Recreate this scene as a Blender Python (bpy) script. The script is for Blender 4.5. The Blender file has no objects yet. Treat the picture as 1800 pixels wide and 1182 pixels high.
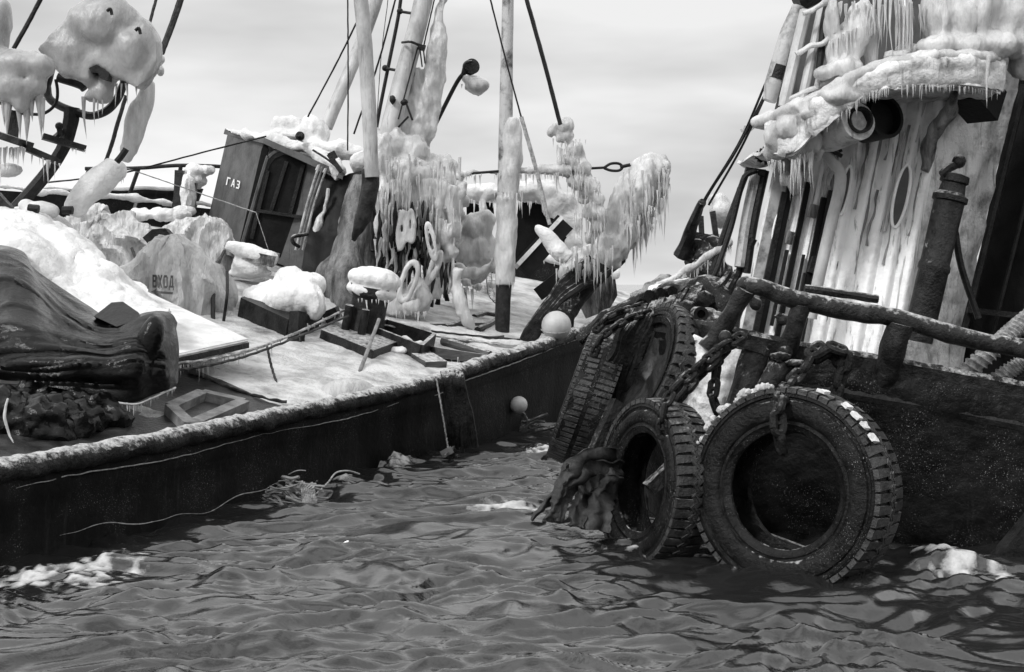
import bpy, bmesh, math, random
import numpy as np
from mathutils import Vector, Matrix, noise
from mathutils.bvhtree import BVHTree
R = math.radians
random.seed(7); noise.seed_set(11)
scene = bpy.context.scene
COL = scene.collection
V = Vector

# ---------------------------------------------------------------- camera
CAMH, FPX, HOR = 2.0, 2500.0, 500.0
cd = bpy.data.cameras.new('camera'); cam = bpy.data.objects.new('camera', cd); COL.objects.link(cam)
cam.location = (0, 0, CAMH); cam.rotation_euler = (R(90), 0, 0)
cd.lens = 50; cd.sensor_width = 36; cd.shift_y = -(591 - HOR) / 1800.0
cd.clip_end = 20000; cd.clip_start = .1
scene.camera = cam
# ---------------------------------------------------------------- sky and sun
SUN_EL, SUN_AZ = R(40), R(-138)      # sun high on the left, a little behind the camera; veiled by thin cloud
w = bpy.data.worlds.new('World'); scene.world = w; w.use_nodes = True
nt = w.node_tree; nt.nodes.clear()
def N(t, tree=None):
    return (tree or nt).nodes.new(t)
def LK(a, b, tree=None):
    (tree or nt).links.new(a, b)
out = N('ShaderNodeOutputWorld'); bg = N('ShaderNodeBackground'); sky = N('ShaderNodeTexSky')
sky.sky_type = 'NISHITA'; sky.sun_disc = False; sky.sun_elevation = SUN_EL; sky.sun_rotation = SUN_AZ
sky.air_density = 1.5; sky.dust_density = 4
bw = N('ShaderNodeRGBToBW'); LK(sky.outputs[0], bw.inputs[0])
tc = N('ShaderNodeTexCoord'); mp = N('ShaderNodeMapping'); mp.inputs['Scale'].default_value = (1.2, 1.2, 5.0)
mp.inputs['Location'].default_value = (3.1, .4, .35)
LK(tc.outputs['Generated'], mp.inputs[0])
cn = N('ShaderNodeTexNoise'); cn.inputs['Scale'].default_value = 1.7; cn.inputs['Detail'].default_value = 5; cn.inputs['Roughness'].default_value = .48
LK(mp.outputs[0], cn.inputs['Vector'])
cr = N('ShaderNodeMapRange'); cr.inputs[1].default_value = .36; cr.inputs[2].default_value = .64; cr.inputs[3].default_value = 3.9; cr.inputs[4].default_value = 9.2
LK(cn.outputs[0], cr.inputs[0])
# cloud bank lies brighter towards the horizon
sp = N('ShaderNodeSeparateXYZ'); LK(tc.outputs['Generated'], sp.inputs[0])
hz = N('ShaderNodeMapRange'); hz.inputs[1].default_value = .0; hz.inputs[2].default_value = .17; hz.inputs[3].default_value = 1.5; hz.inputs[4].default_value = .88
LK(sp.outputs[2], hz.inputs[0])
ml0 = N('ShaderNodeMath'); ml0.operation = 'MULTIPLY'; LK(cr.outputs[0], ml0.inputs[0]); LK(hz.outputs[0], ml0.inputs[1])
# overcast: the zenith is brighter than the lower sky
zn = N('ShaderNodeMapRange'); zn.inputs[1].default_value = .21; zn.inputs[2].default_value = .55; zn.inputs[3].default_value = 1; zn.inputs[4].default_value = 2.6
LK(sp.outputs[2], zn.inputs[0])
ml = N('ShaderNodeMath'); ml.operation = 'MULTIPLY'; LK(ml0.outputs[0], ml.inputs[0]); LK(zn.outputs[0], ml.inputs[1])
mxs = N('ShaderNodeMath'); mxs.operation = 'MULTIPLY_ADD'; mxs.inputs[1].default_value = .12
LK(bw.outputs[0], mxs.inputs[0]); LK(ml.outputs[0], mxs.inputs[2])
LK(mxs.outputs[0], bg.inputs['Color']); bg.inputs['Strength'].default_value = .09
LK(bg.outputs[0], out.inputs[0])
sd = bpy.data.lights.new('sun', 'SUN'); sd.energy = 2.0; sd.angle = R(12); sd.color = (1, 1, 1)
so = bpy.data.objects.new('sun', sd); COL.objects.link(so)
dirv = V((math.sin(SUN_AZ) * math.cos(SUN_EL), math.cos(SUN_AZ) * math.cos(SUN_EL), math.sin(SUN_EL)))
so.rotation_euler = dirv.to_track_quat('Z', 'Y').to_euler(); so.location = dirv * 40
vs = scene.view_settings; vs.view_transform = 'Standard'; vs.look = 'None'; vs.gamma = 1; vs.exposure = 0.18

# ---------------------------------------------------------------- materials
SNOWC = .82
MATS = {}
def M(name, c1, c2=None, rough=.6, scale=4, bump=.3, bscale=30, metal=0, streak=0, sc=.02, frost=0, speck=0, spscale=60, lo=.4, hi=.62, stretch=(1, 1, 1), spec=.5, frost_lo=.35, rr=.12, bdist=.02, sss=0):
    if name in MATS: return MATS[name]
    m = bpy.data.materials.new(name); m.use_nodes = True; t = m.node_tree; t.nodes.clear()
    o = N('ShaderNodeOutputMaterial', t); b = N('ShaderNodeBsdfPrincipled', t); LK(b.outputs[0], o.inputs[0], t)
    b.inputs['Metallic'].default_value = metal
    b.inputs['Specular IOR Level'].default_value = spec
    if sss:
        b.inputs['Subsurface Weight'].default_value = sss; b.inputs['Subsurface Radius'].default_value = (1, 1, 1); b.inputs['Subsurface Scale'].default_value = .06
    co = N('ShaderNodeTexCoord', t); mpn = N('ShaderNodeMapping', t); mpn.inputs['Scale'].default_value = stretch
    LK(co.outputs['Object'], mpn.inputs[0], t)
    n1 = N('ShaderNodeTexNoise', t); n1.inputs['Scale'].default_value = scale; n1.inputs['Detail'].default_value = 8; n1.inputs['Roughness'].default_value = .65
    LK(mpn.outputs[0], n1.inputs['Vector'], t)
    mr = N('ShaderNodeMapRange', t); mr.inputs[1].default_value = lo; mr.inputs[2].default_value = hi
    LK(n1.outputs[0], mr.inputs[0], t)
    if c2 is None: c2 = c1 * .6
    def mix(a, bb, fac):
        x = N('ShaderNodeMix', t); x.data_type = 'FLOAT'
        for s, v in ((0, fac), (2, a), (3, bb)):
            if hasattr(v, 'links'): LK(v, x.inputs[s], t)
            else: x.inputs[s].default_value = v
        return x.outputs[0]
    c = mix(c1, c2, mr.outputs[0])
    def thr(sock, a, bb, top=1):
        q = N('ShaderNodeMapRange', t); q.inputs[1].default_value = a; q.inputs[2].default_value = bb; q.inputs[4].default_value = top
        LK(sock, q.inputs[0], t); return q.outputs[0]
    if streak:
        m2 = N('ShaderNodeMapping', t); m2.inputs['Scale'].default_value = (9, 9, .7); LK(co.outputs['Object'], m2.inputs[0], t)
        n2 = N('ShaderNodeTexNoise', t); n2.inputs['Scale'].default_value = 1.6; n2.inputs['Detail'].default_value = 7; n2.inputs['Roughness'].default_value = .7
        LK(m2.outputs[0], n2.inputs['Vector'], t)
        c = mix(c, sc, thr(n2.outputs[0], .56, .68, streak))
    if speck:
        n3 = N('ShaderNodeTexNoise', t); n3.inputs['Scale'].default_value = spscale; n3.inputs['Detail'].default_value = 2
        LK(co.outputs['Object'], n3.inputs['Vector'], t)
        n4 = N('ShaderNodeTexNoise', t); n4.inputs['Scale'].default_value = 2.2; n4.inputs['Detail'].default_value = 3
        LK(co.outputs['Object'], n4.inputs['Vector'], t)
        a = thr(n3.outputs[0], .68 - .1 * speck, .72 - .1 * speck); bq = thr(n4.outputs[0], .45, .62)
        mm = N('ShaderNodeMath', t); mm.operation = 'MULTIPLY'; LK(a, mm.inputs[0], t); LK(bq, mm.inputs[1], t)
        c = mix(c, .32, mm.outputs[0])
    rgh = mix(rough - rr, rough + rr, n1.outputs[0])
    if frost:
        g = N('ShaderNodeNewGeometry', t); s = N('ShaderNodeSeparateXYZ', t); LK(g.outputs['Normal'], s.inputs[0], t)
        n5 = N('ShaderNodeTexNoise', t); n5.inputs['Scale'].default_value = 14; n5.inputs['Detail'].default_value = 8; n5.inputs['Roughness'].default_value = .75
        LK(co.outputs['Object'], n5.inputs['Vector'], t)
        ad = N('ShaderNodeMath', t); ad.operation = 'MULTIPLY_ADD'; ad.inputs[1].default_value = 3.0
        LK(n5.outputs[0], ad.inputs[0], t); LK(s.outputs[2], ad.inputs[2], t)
        f = thr(ad.outputs[0], 1.5 + frost_lo, 2.05 + frost_lo, frost)
        c = mix(c, SNOWC * .85, f); rgh = mix(rgh, .85, f)
    cc = N('ShaderNodeCombineColor', t)
    for i in range(3): LK(c, cc.inputs[i], t)
    LK(cc.outputs[0], b.inputs['Base Color'], t); LK(rgh, b.inputs['Roughness'], t)
    if bump:
        nb = N('ShaderNodeTexNoise', t); nb.inputs['Scale'].default_value = bscale; nb.inputs['Detail'].default_value = 6; nb.inputs['Roughness'].default_value = .62
        LK(mpn.outputs[0], nb.inputs['Vector'], t)
        bp = N('ShaderNodeBump', t); bp.inputs['Strength'].default_value = bump; bp.inputs['Distance'].default_value = bdist
        LK(nb.outputs[0], bp.inputs['Height'], t); LK(bp.outputs[0], b.inputs['Normal'], t)
    MATS[name] = m
    return m
HULL = M('black hull plating', .004, .010, .75, 2.2, .6, 16, streak=.35, sc=.035, speck=.1, spscale=110, spec=.14)
HULLB = M('tug hull plating', .003, .008, .32, 3, .9, 14, streak=.4, sc=.02, speck=.22, spscale=120, spec=.16)
RAILM = M('frosted rail', .006, .03, .5, 5, 1.0, 30, frost=.8, frost_lo=.5, bdist=.05, spec=.2)
DECK = M('trampled snow on deck', .66, .16, .85, 2.2, 1.0, 26, lo=.42, hi=.72, bdist=.05)
DECKW = M('wet deck plating', .008, .04, .35, 4, .6, 22, spec=.2)
SNOW = M('snow', .74, .52, .9, 2.0, .7, 16, bdist=.04)
ICE = M('ice', .60, .30, .26, 2.6, .8, 13, bdist=.03, lo=.36, hi=.7, stretch=(1.7, 1.7, .55), sss=.35)
APRON = M('stained dark ice', .20, .02, .35, 2.6, 1.0, 14, bdist=.04, lo=.36, hi=.6, streak=.7, sc=.015, stretch=(1.7, 1.7, .5))
ICESH = M('shaded ice', .36, .2, .26, 2.2, .6, 11, bdist=.03, lo=.36, hi=.7, stretch=(1.4, 1.4, .7), sss=.3)  # darker copy of the ice, shade of the top-left lumps put into its colour
ICED = M('dirty ice', .36, .02, .3, 3.0, 1.0, 16, bdist=.035, lo=.38, hi=.6, streak=.7, sc=.02, stretch=(1.7, 1.7, .5))
CABIN = M('grey cabin paint', .085, .05, .5, 3, .25, 24, streak=.7, sc=.012, spec=.3)
DARK = M('dark parts and shade', .004, .010, .5, 3, .3, 20, spec=.12)  # near-black for dark parts; on the cabin front it paints interior shade
WHITE = M('white deckhouse paint', .9, .55, .36, 4.0, .8, 12, streak=.85, sc=.07, lo=.5, hi=.8)
WHITER = M('rough iced white plate', .72, .3, .6, 5, .9, 26, streak=.7, sc=.05, lo=.46, hi=.66)
MAST = M('mast paint', .46, .24, .5, 2.6, .25, 30, streak=.7, sc=.08, stretch=(1, 1, .5))
MASTS = M('stained mast', .40, .06, .5, 3.0, .3, 30, streak=.8, sc=.03, lo=.48, hi=.62)
IRON = M('dark iron', .006, .02, .42, 7, .6, 40, spec=.18)
IRONF = M('frosted iron', .007, .028, .42, 9, .8, 40, frost=.65, frost_lo=.6, spec=.2)
CHAINM = M('rusty chain', .005, .018, .4, 12, .8, 60, frost=.35, frost_lo=.8, spec=.15)
RUB = M('wet rubber', .004, .01, .3, 6, .45, 36, speck=.3, spscale=110, spec=.2)
RUBF = M('frosted rubber', .004, .012, .3, 6, .7, 34, frost=.7, frost_lo=.84, speck=.2, spscale=120, spec=.11)
LUG = M('tread rubber', .012, .045, .34, 9, .7, 50, frost=.35, frost_lo=.85, spec=.35)
CANV = M('pale canvas', .50, .30, .5, 2.6, 1.0, 5, bdist=.09, streak=.3, sc=.15, stretch=(2.2, 1, .6))
CANVS = M('shiny canvas', .68, .34, .3, 4, 1.0, 6, bdist=.09, stretch=(2.2, 1, .6))
TARP = M('wet black tarpaulin', .003, .006, .17, 2.2, .45, 6, rr=.1, bdist=.05, spec=.2)
WOOD = M('weathered wood', .08, .03, .7, 3, .7, 20, stretch=(1, 1, 6), frost=.6, frost_lo=.55)
PALEW = M('pale wood', .2, .08, .7, 5, .5, 25)
ROPE = M('rope', .03, .07, .8, 20, .9, 90, spec=.2)
ROPEL = M('iced rope', .42, .16, .7, 20, .9, 70)
NET = M('frozen net', .005, .02, .5, 14, 1.0, 45, frost=.6, frost_lo=.66, spec=.15)
RSHEET = M('wet rubber sheet', .012, .035, .3, 3, .6, 10, bdist=.04, spec=.3)
BUOY = M('pale buoy', .42, .3, .5, 4, .2, 30)
PAINTW = M('lettering white', .7, .5, .6, 9, .1, 30)
PAINTB = M('lettering black', .02, .04, .6, 9, .1, 30)

# ---------------------------------------------------------------- geometry helpers
def P(px, py, Y): return V(((px - 900) * Y / FPX, Y, CAMH - (py - HOR) * Y / FPX))
def L(pts, Y=None):
    return [P(p[0], p[1], p[2] if len(p) > 2 else Y) for p in pts]
def fit(pts, n):                       # Catmull-Rom resample
    pts = [V(p) for p in pts]
    if len(pts) < 3: return [pts[0].lerp(pts[-1], i / n) for i in range(n + 1)]
    q = [pts[0] * 2 - pts[1]] + pts + [pts[-1] * 2 - pts[-2]]
    o = []
    m = len(pts) - 1
    for i in range(n + 1):
        f = i / n * m; k = min(int(f), m - 1); u = f - k
        a, b, c, d = q[k:k + 4]
        o.append(.5 * ((2 * b) + (c - a) * u + (2 * a - 5 * b + 4 * c - d) * u * u + (3 * b - a - 3 * c + d) * u ** 3))
    return o
def lerpl(vals, n):
    if not isinstance(vals, (list, tuple)): return [vals] * (n + 1)
    m = len(vals) - 1; o = []
    for i in range(n + 1):
        f = i / n * m; k = min(int(f), m - 1); o.append(vals[k] * (1 - f + k) + vals[k + 1] * (f - k))
    return o
def tube(bm, pts, r, n=None, seg=10, jit=0, jf=6, flat=1.0, twist=0, lobes=0, la=.18):
    n = n or max(len(pts) - 1, 1)
    c = fit(pts, n); rr = lerpl(r, n)
    T = []
    for i in range(n + 1):
        d = c[min(i + 1, n)] - c[max(i - 1, 0)]
        T.append(d.normalized() if d.length > 1e-9 else V((0, 0, 1)))
    ref = V((0, 0, 1)) if abs(T[0].z) < .9 else V((0, 1, 0))
    u = T[0].cross(ref).normalized(); rings = []
    for i in range(n + 1):
        u = (u - T[i] * u.dot(T[i])).normalized(); v = T[i].cross(u)
        ring = []
        for k in range(seg):
            a = 2 * math.pi * k / seg + twist * i
            q = rr[i]
            if lobes: q *= 1 + la * math.cos(lobes * (2 * math.pi * k / seg))
            p = c[i] + (u * math.cos(a) + v * math.sin(a) * flat) * q
            if jit: p += noise.noise_vector(p * jf) * jit
            ring.append(bm.verts.new(p))
        rings.append(ring)
    for i in range(n):
        for k in range(seg):
            bm.faces.new((rings[i][k], rings[i][(k + 1) % seg], rings[i + 1][(k + 1) % seg], rings[i + 1][k]))
    bm.faces.new(rings[0][::-1]); bm.faces.new(rings[-1])
def ball(bm, c, r, sub=2, rot=None):
    if not isinstance(r, (tuple, list, Vector)): r = (r, r, r)
    m = Matrix.Translation(c) @ (rot or Matrix()) @ Matrix.Diagonal((r[0], r[1], r[2], 1))
    bmesh.ops.create_icosphere(bm, subdivisions=sub, radius=1, matrix=m)
def hexa(bm, p):                       # 8 points: 4 bottom, 4 top in the same order
    v = [bm.verts.new(q) for q in p]
    for f in ((3, 2, 1, 0), (4, 5, 6, 7), (0, 1, 5, 4), (1, 2, 6, 5), (2, 3, 7, 6), (3, 0, 4, 7)):
        bm.faces.new([v[i] for i in f])
def bar(bm, a, b, w, h, up=V((0, 0, 1))):   # box along a line
    a = V(a); b = V(b); t = (b - a).normalized(); s = t.cross(up).normalized(); u = s.cross(t)
    s *= w / 2; u *= h / 2
    hexa(bm, [a - s - u, a + s - u, b + s - u, b - s - u, a - s + u, a + s + u, b + s + u, b - s + u])
def prism(bm, pts, off):               # polygon pushed along a vector
    a = [bm.verts.new(p) for p in pts]; b = [bm.verts.new(V(p) + off) for p in pts]
    n = len(pts); bm.faces.new(a); bm.faces.new(b[::-1])
    for i in range(n): bm.faces.new((a[(i + 1) % n], a[i], b[i], b[(i + 1) % n]))
def cone(bm, p, l, r, seg=6, lean=None):
    tip = p + V((random.uniform(-.06, .06) * l, random.uniform(-.06, .06) * l, -l)) + (lean or V())
    mid = p.lerp(tip, .45) + V((random.uniform(-.04, .04) * l, 0, 0))
    R0 = [p + V((math.cos(a) * r, math.sin(a) * r, r * .4)) for a in [2 * math.pi * k / seg for k in range(seg)]]
    R1 = [mid + V((math.cos(a) * r * .55, math.sin(a) * r * .55, 0)) for a in [2 * math.pi * k / seg for k in range(seg)]]
    a = [bm.verts.new(q) for q in R0]; b = [bm.verts.new(q) for q in R1]; t = bm.verts.new(tip)
    for k in range(seg):
        j = (k + 1) % seg
        bm.faces.new((a[j], a[k], b[k], b[j])); bm.faces.new((b[j], b[k], t))
    bm.faces.new(a)
def icicles(bm, pts, n, lo, hi, r=.012, jit=.03, power=2.0):
    m = len(pts) - 1
    for i in range(n):
        f = (i + random.uniform(-.4, .4)) / max(n - 1, 1) * m; f = min(max(f, 0), m - 1e-6); k = int(f)
        p = V(pts[k]).lerp(V(pts[k + 1]), f - k) + V((random.uniform(-jit, jit), random.uniform(-jit, jit), random.uniform(-.2, .8) * jit))
        l = lo + (hi - lo) * random.random() ** power * min(1.25, max(.12, .75 + 1.6 * noise.noise(p * 5.5)))
        if noise.noise(p * 9 + V((5, 5, 5))) < -.28: continue
        cone(bm, p, l, r * random.uniform(.6, 1.3) * (.6 + .6 * l / hi))
def strands(bm, x0, x1, yt, yb, Y, n, lo=.08, hi=.4, r=.012):
    for _ in range(n):
        x = random.uniform(x0, x1); y = random.uniform(yt, yb); cone(bm, P(x, y, Y + random.uniform(-.12, .12)), lo + (hi - lo) * random.random() ** 1.6, r * random.uniform(.6, 1.6))
def wob(bm, amp, freq, oct=3, verts=None, along=None, zs=1):
    bm.normal_update()
    for v in (verts or bm.verts):
        q = noise.fractal(V((v.co.x, v.co.y, v.co.z * zs)) * freq, 1.0, 2.0, oct)
        v.co += (along or v.normal) * (q * amp)
def remesh(bm, voxel, smooth=4, amp=0, freq=5, amp2=0, freq2=18, zs=.4):
    amp *= .75; smooth += 2; amp2 *= 1.35
    me = bpy.data.meshes.new('t'); bm.to_mesh(me); bm.free()
    o = bpy.data.objects.new('t', me); COL.objects.link(o)
    a = o.modifiers.new('r', 'REMESH'); a.mode = 'VOXEL'; a.voxel_size = voxel
    if smooth: s = o.modifiers.new('s', 'SMOOTH'); s.factor = .5; s.iterations = smooth
    dg = bpy.context.evaluated_depsgraph_get()
    m2 = bpy.data.meshes.new_from_object(o.evaluated_get(dg))
    bpy.data.objects.remove(o); bpy.data.meshes.remove(me)
    nb = bmesh.new(); nb.from_mesh(m2); bpy.data.meshes.remove(m2)
    if amp: wob(nb, amp, freq, 3, zs=zs)
    if amp2: wob(nb, amp2, freq2, 2, zs=zs)
    return nb
def obj(name, bm, mat, parent=None, label=None, cat=None, group=None, kind=None, smooth=40, recalc=True):
    if recalc: bmesh.ops.recalc_face_normals(bm, faces=bm.faces)
    me = bpy.data.meshes.new(name)
    lo = V((1e9,) * 3); hi = V((-1e9,) * 3)
    for v in bm.verts:
        for k in range(3):
            lo[k] = min(lo[k], v.co[k]); hi[k] = max(hi[k], v.co[k])
    c = V(((lo.x + hi.x) / 2, (lo.y + hi.y) / 2, lo.z))
    for v in bm.verts: v.co -= c
    for f in bm.faces: f.smooth = True
    bm.to_mesh(me); bm.free()
    if smooth is not None: me.set_sharp_from_angle(angle=R(smooth))
    me.materials.append(mat)
    o = bpy.data.objects.new(name, me); COL.objects.link(o)
    pw = V()
    if parent:
        o.parent = parent; p = parent
        while p: pw += p.location; p = p.parent
    o.location = c - pw
    tag(o, label, cat, group, kind)
    return o
def tag(o, label=None, cat=None, group=None, kind=None):
    if label: o['label'] = label
    if cat: o['category'] = cat
    if group: o['group'] = group
    if kind: o['kind'] = kind
def thing(name, loc, label, cat, group=None):
    o = bpy.data.objects.new(name, None); COL.objects.link(o); o.location = loc; o.empty_display_size = .2
    tag(o, label, cat, group); return o
def B(): return bmesh.new()
# deck plane of the left boat: s runs along the rail towards the bow, d inboard
A0 = V((-3.6, 10, 0)); T2 = V((.39, .92, 0)); N2 = V((-.92, .39, 0))
def DK(s, d, h=0): return A0 + T2 * s + N2 * d + V((0, 0, .35 + .055 * s + .24 * d)) + UP * h
T3 = V((.39, .92, .055)).normalized(); N3 = V((-.92, .39, .24)).normalized(); UP = T3.cross(N3).normalized()
if UP.z < 0: UP = -UP
def D(px, py, h=0):
    u = (px - 900) / FPX; v = (py - HOR) / FPX
    Y = 3.81 / (v - .1994 * u + .1442)
    return P(px, py, Y) + UP * h
def sheet(rows, bm=None):
    bm = bm or B(); g = [[bm.verts.new(p) for p in r] for r in rows]
    for i in range(len(g) - 1):
        for k in range(len(g[0]) - 1): bm.faces.new((g[i][k], g[i][k + 1], g[i + 1][k + 1], g[i + 1][k]))
    return bm
def rows_fit(rows, nu, nv):            # rows of control points -> smooth dense grid
    a = [fit(r, nu) for r in rows]
    cols = [fit([a[i][k] for i in range(len(a))], nv) for k in range(nu + 1)]
    return [[cols[k][j] for k in range(nu + 1)] for j in range(nv + 1)]
def thicken(bm, t):
    bmesh.ops.recalc_face_normals(bm, faces=bm.faces); bm.normal_update()
    fs = bm.faces[:]; bd = [e for e in bm.edges if len(e.link_faces) == 1]
    cp = {v: bm.verts.new(v.co + v.normal * t) for v in bm.verts[:]}
    for f in fs: bm.faces.new([cp[v] for v in reversed(f.verts)])
    for e in bd: bm.faces.new((e.verts[0], e.verts[1], cp[e.verts[1]], cp[e.verts[0]]))
def mound(c, rt, rn, h, folds=7, fa=.06, peak=(0, 0), pw=1.6, na=.05, nf=3, seed=0, nr=36, ns=120, up=None, e=2.4, crump=.09):
    bm = B(); rings = []; up = up or UP; ph = [random.uniform(0, 6.28) for _ in range(5)]
    for i in range(nr + 1):
        q = i / nr; hh = h * (1 - q ** pw) ** (1 / pw)
        if i == 0:
            rings.append(None); continue
        ring = []
        for k in range(ns):
            a = 2 * math.pi * k / ns
            f = math.sin(folds * a + ph[0] + 1.4 * math.sin(2 * a + ph[1])) * .6 + math.sin(folds * 1.7 * a + ph[2] + 2 * q) * .4
            f = (1 - abs(f)) * 2 - 1
            sup = (abs(math.cos(a)) ** e + abs(math.sin(a)) ** e) ** (-1 / e)
            rad = q * sup * (1 + fa * f * q)
            p = c + T3 * (rad * rt * math.cos(a) + peak[0] * (1 - q)) + N3 * (rad * rn * math.sin(a) + peak[1] * (1 - q)) + up * (hh + .25 * fa * h * f * math.sin(q * 3.14))
            p += noise.noise_vector(p * nf + V((seed, 0, 0))) * na
            ring.append(bm.verts.new(p))
        rings.append(ring)
    top = bm.verts.new(c + T3 * peak[0] + N3 * peak[1] + up * h + noise.noise_vector(c * nf) * na * .3)
    for k in range(ns): bm.faces.new((rings[1][k], rings[1][(k + 1) % ns], top))
    for i in range(1, nr):
        for k in range(ns): bm.faces.new((rings[i][k], rings[i + 1][k], rings[i + 1][(k + 1) % ns], rings[i][(k + 1) % ns]))
    bm.faces.new(rings[-1]); bm.normal_update()
    for v in bm.verts:
        q = v.co + V((seed, seed, 0)); w1 = q + noise.noise_vector(q * 1.5) * .35
        r1 = 1 - abs(noise.noise(w1 * 2.6)) * 2; r2 = 1 - abs(noise.noise(w1 * 6.5)) * 2
        v.co += v.normal * (crump * max(r1, 0) ** 1.6 + crump * .22 * max(r2, 0) ** 2 - crump * .3)
    return bm
def lathe(bm, c, axis, prof, seg=24, cap=True):
    axis = axis.normalized(); ref = V((0, 1, 0)) if abs(axis.y) < .9 else V((1, 0, 0))
    u = axis.cross(ref).normalized(); v = axis.cross(u); rg = []
    for r, z in prof:
        rg.append([bm.verts.new(c + axis * z + (u * math.cos(2 * math.pi * k / seg) + v * math.sin(2 * math.pi * k / seg)) * r) for k in range(seg)])
    for i in range(len(prof) - 1):
        for k in range(seg): bm.faces.new((rg[i][k], rg[i][(k + 1) % seg], rg[i + 1][(k + 1) % seg], rg[i + 1][k]))
    if cap: bm.faces.new(rg[0][::-1]); bm.faces.new(rg[-1])
LUMP = 1
def blob(bm, px, py, Y, rx, ry=None, rd=None, ang=0):    # ellipsoid given by its place, pixel radii and depth radius (m)
    ry = ry or rx; k = Y / FPX
    d_ = rd if rd else (rx + ry) / 2 * k
    ball(bm, P(px, py, Y), (rx * k * .94, d_ * .94, ry * k * .94), 2, Matrix.Rotation(R(ang), 4, 'Y'))
    for _ in range(5 if LUMP else 0):
        a = random.uniform(0, 6.28); e = random.uniform(-.8, .8); q = random.uniform(.3, .5)
        ball(bm, P(px + rx * .62 * math.cos(a), py + ry * .62 * math.sin(a), Y) + V((0, d_ * e * .6, 0)), (rx * k * q, d_ * q, ry * k * q * 1.25), 1)
def itube(bm, pts, rpx, Y=None, n=None, seg=8, jit=.02, jf=9):   # icy sausage, radii in pixels at its depth
    q = L(pts, Y); yy = q[0].y
    r = [x * yy / FPX for x in rpx] if isinstance(rpx, (list, tuple)) else rpx * yy / FPX
    tube(bm, q, r, n or 4 * len(pts), seg, jit, jf)
# ================================================================ WATER
def vnoise(x, y, seed):
    rs = np.random.RandomState(seed); g = rs.rand(256, 256)
    xi = np.floor(x).astype(int); yi = np.floor(y).astype(int); fx = x - xi; fy = y - yi
    fx = fx * fx * (3 - 2 * fx); fy = fy * fy * (3 - 2 * fy)
    a = g[xi % 256, yi % 256]; b = g[(xi + 1) % 256, yi % 256]; c = g[xi % 256, (yi + 1) % 256]; d = g[(xi + 1) % 256, (yi + 1) % 256]
    return (a * (1 - fx) + b * fx) * (1 - fy) + (c * (1 - fx) + d * fx) * fy
def axis(lo, hi, st, far):
    a = list(np.arange(lo, hi, st)); s = st; p = a[-1]
    up = []
    while p < far: s *= 1.18; p += s; up.append(p)
    s = st; p = a[0]; dn = []
    while p > -far: s *= 1.18; p -= s; dn.append(p)
    return np.array(dn[::-1] + a + up)
xs = axis(-4.6, 4.4, .022, 4000); ys = axis(6.6, 19.5, .022, 6000)
X, Yg = np.meshgrid(xs, ys)
fade = np.clip(1 - np.maximum(np.maximum(-5.5 - X, X - 5.5), np.maximum(5.0 - Yg, Yg - 24)) / 6, 0, 1)
rs = np.random.RandomState(29)
wx = X + .35 * (vnoise(X * .9 + 50, Yg * .9 + 50, 1) - .5) * 2; wy = Yg + .35 * (vnoise(X * 1.1 + 90, Yg * 1.1 + 20, 2) - .5) * 2
H = np.zeros_like(X)
for i in range(46):
    lam = .26 * (1.25 / .26) ** rs.rand(); th = rs.normal(math.pi / 2 + .15, .42); k = 2 * math.pi / lam
    H += .0090 * lam * np.sin(k * (wx * math.cos(th) + wy * math.sin(th)) + rs.rand() * 6.28)
for i in range(30):
    lam = .11 * (.3 / .11) ** rs.rand(); th = rs.normal(math.pi / 2 + .1, .45); k = 2 * math.pi / lam
    H += .0105 * lam * np.sin(k * (wx * math.cos(th) + wy * math.sin(th)) + rs.rand() * 6.28) * (.4 + 1.2 * vnoise(X * 1.3 + 60, Yg * 1.1 + 9, 31))
# chop: ridged noise stretched across the view, patchy
patch = .35 + 1.3 * np.clip(vnoise(X * .55 + 10, Yg * .5 + 3, 5) * 1.5 - .25, 0, 1)
for sc, am, sd_ in ((2.0, .022, 11), (4.2, .020, 12), (8.0, .012, 13)):
    n1 = vnoise(wx * sc * .62 + 100 + wy * .3, wy * sc * 1.5 + 100 - wx * .35, sd_)
    H += am * patch * (1 - np.abs(2 * n1 - 1) * 1.6)
foam = np.zeros_like(X)
def foamspot(px, py, rx, ry, amt, lift):
    global H, foam
    Y0 = CAMH * FPX / (py - HOR); x0 = (px - 900) * Y0 / FPX
    q = ((X - x0) / rx) ** 2 + ((Yg - Y0) / ry) ** 2
    g = np.exp(-q)
    nn = vnoise(X * 9 + 30, Yg * 8 + 30, 21) * .45 + vnoise(X * 23 + 30, Yg * 21, 22) * .55
    foam = np.maximum(foam, np.clip(g * amt + (nn - .52) * 2.4 * (g > .12), 0, 1) * np.clip(g * 3, 0, 1)); H = H + lift * g * (.4 + 1.2 * nn)
foamspot(85, 1020, .46, .42, .8, .03); foamspot(190, 1000, .2, .5, .7, .03)
foamspot(1650, 985, .14, .4, 1.1, .05); foamspot(1700, 1010, .25, .3, .7, .02)
foamspot(890, 897, .28, .22, 1.15, .02); foamspot(950, 800, .22, .6, .75, .05)
foamspot(690, 822, .16, .4, .85, .08); foamspot(1110, 975, .25, .14, .55, .03); foamspot(1420, 1005, .5, .12, .35, .02)
foamspot(610, 850, .1, .4, .6, .05)
H *= fade
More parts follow.
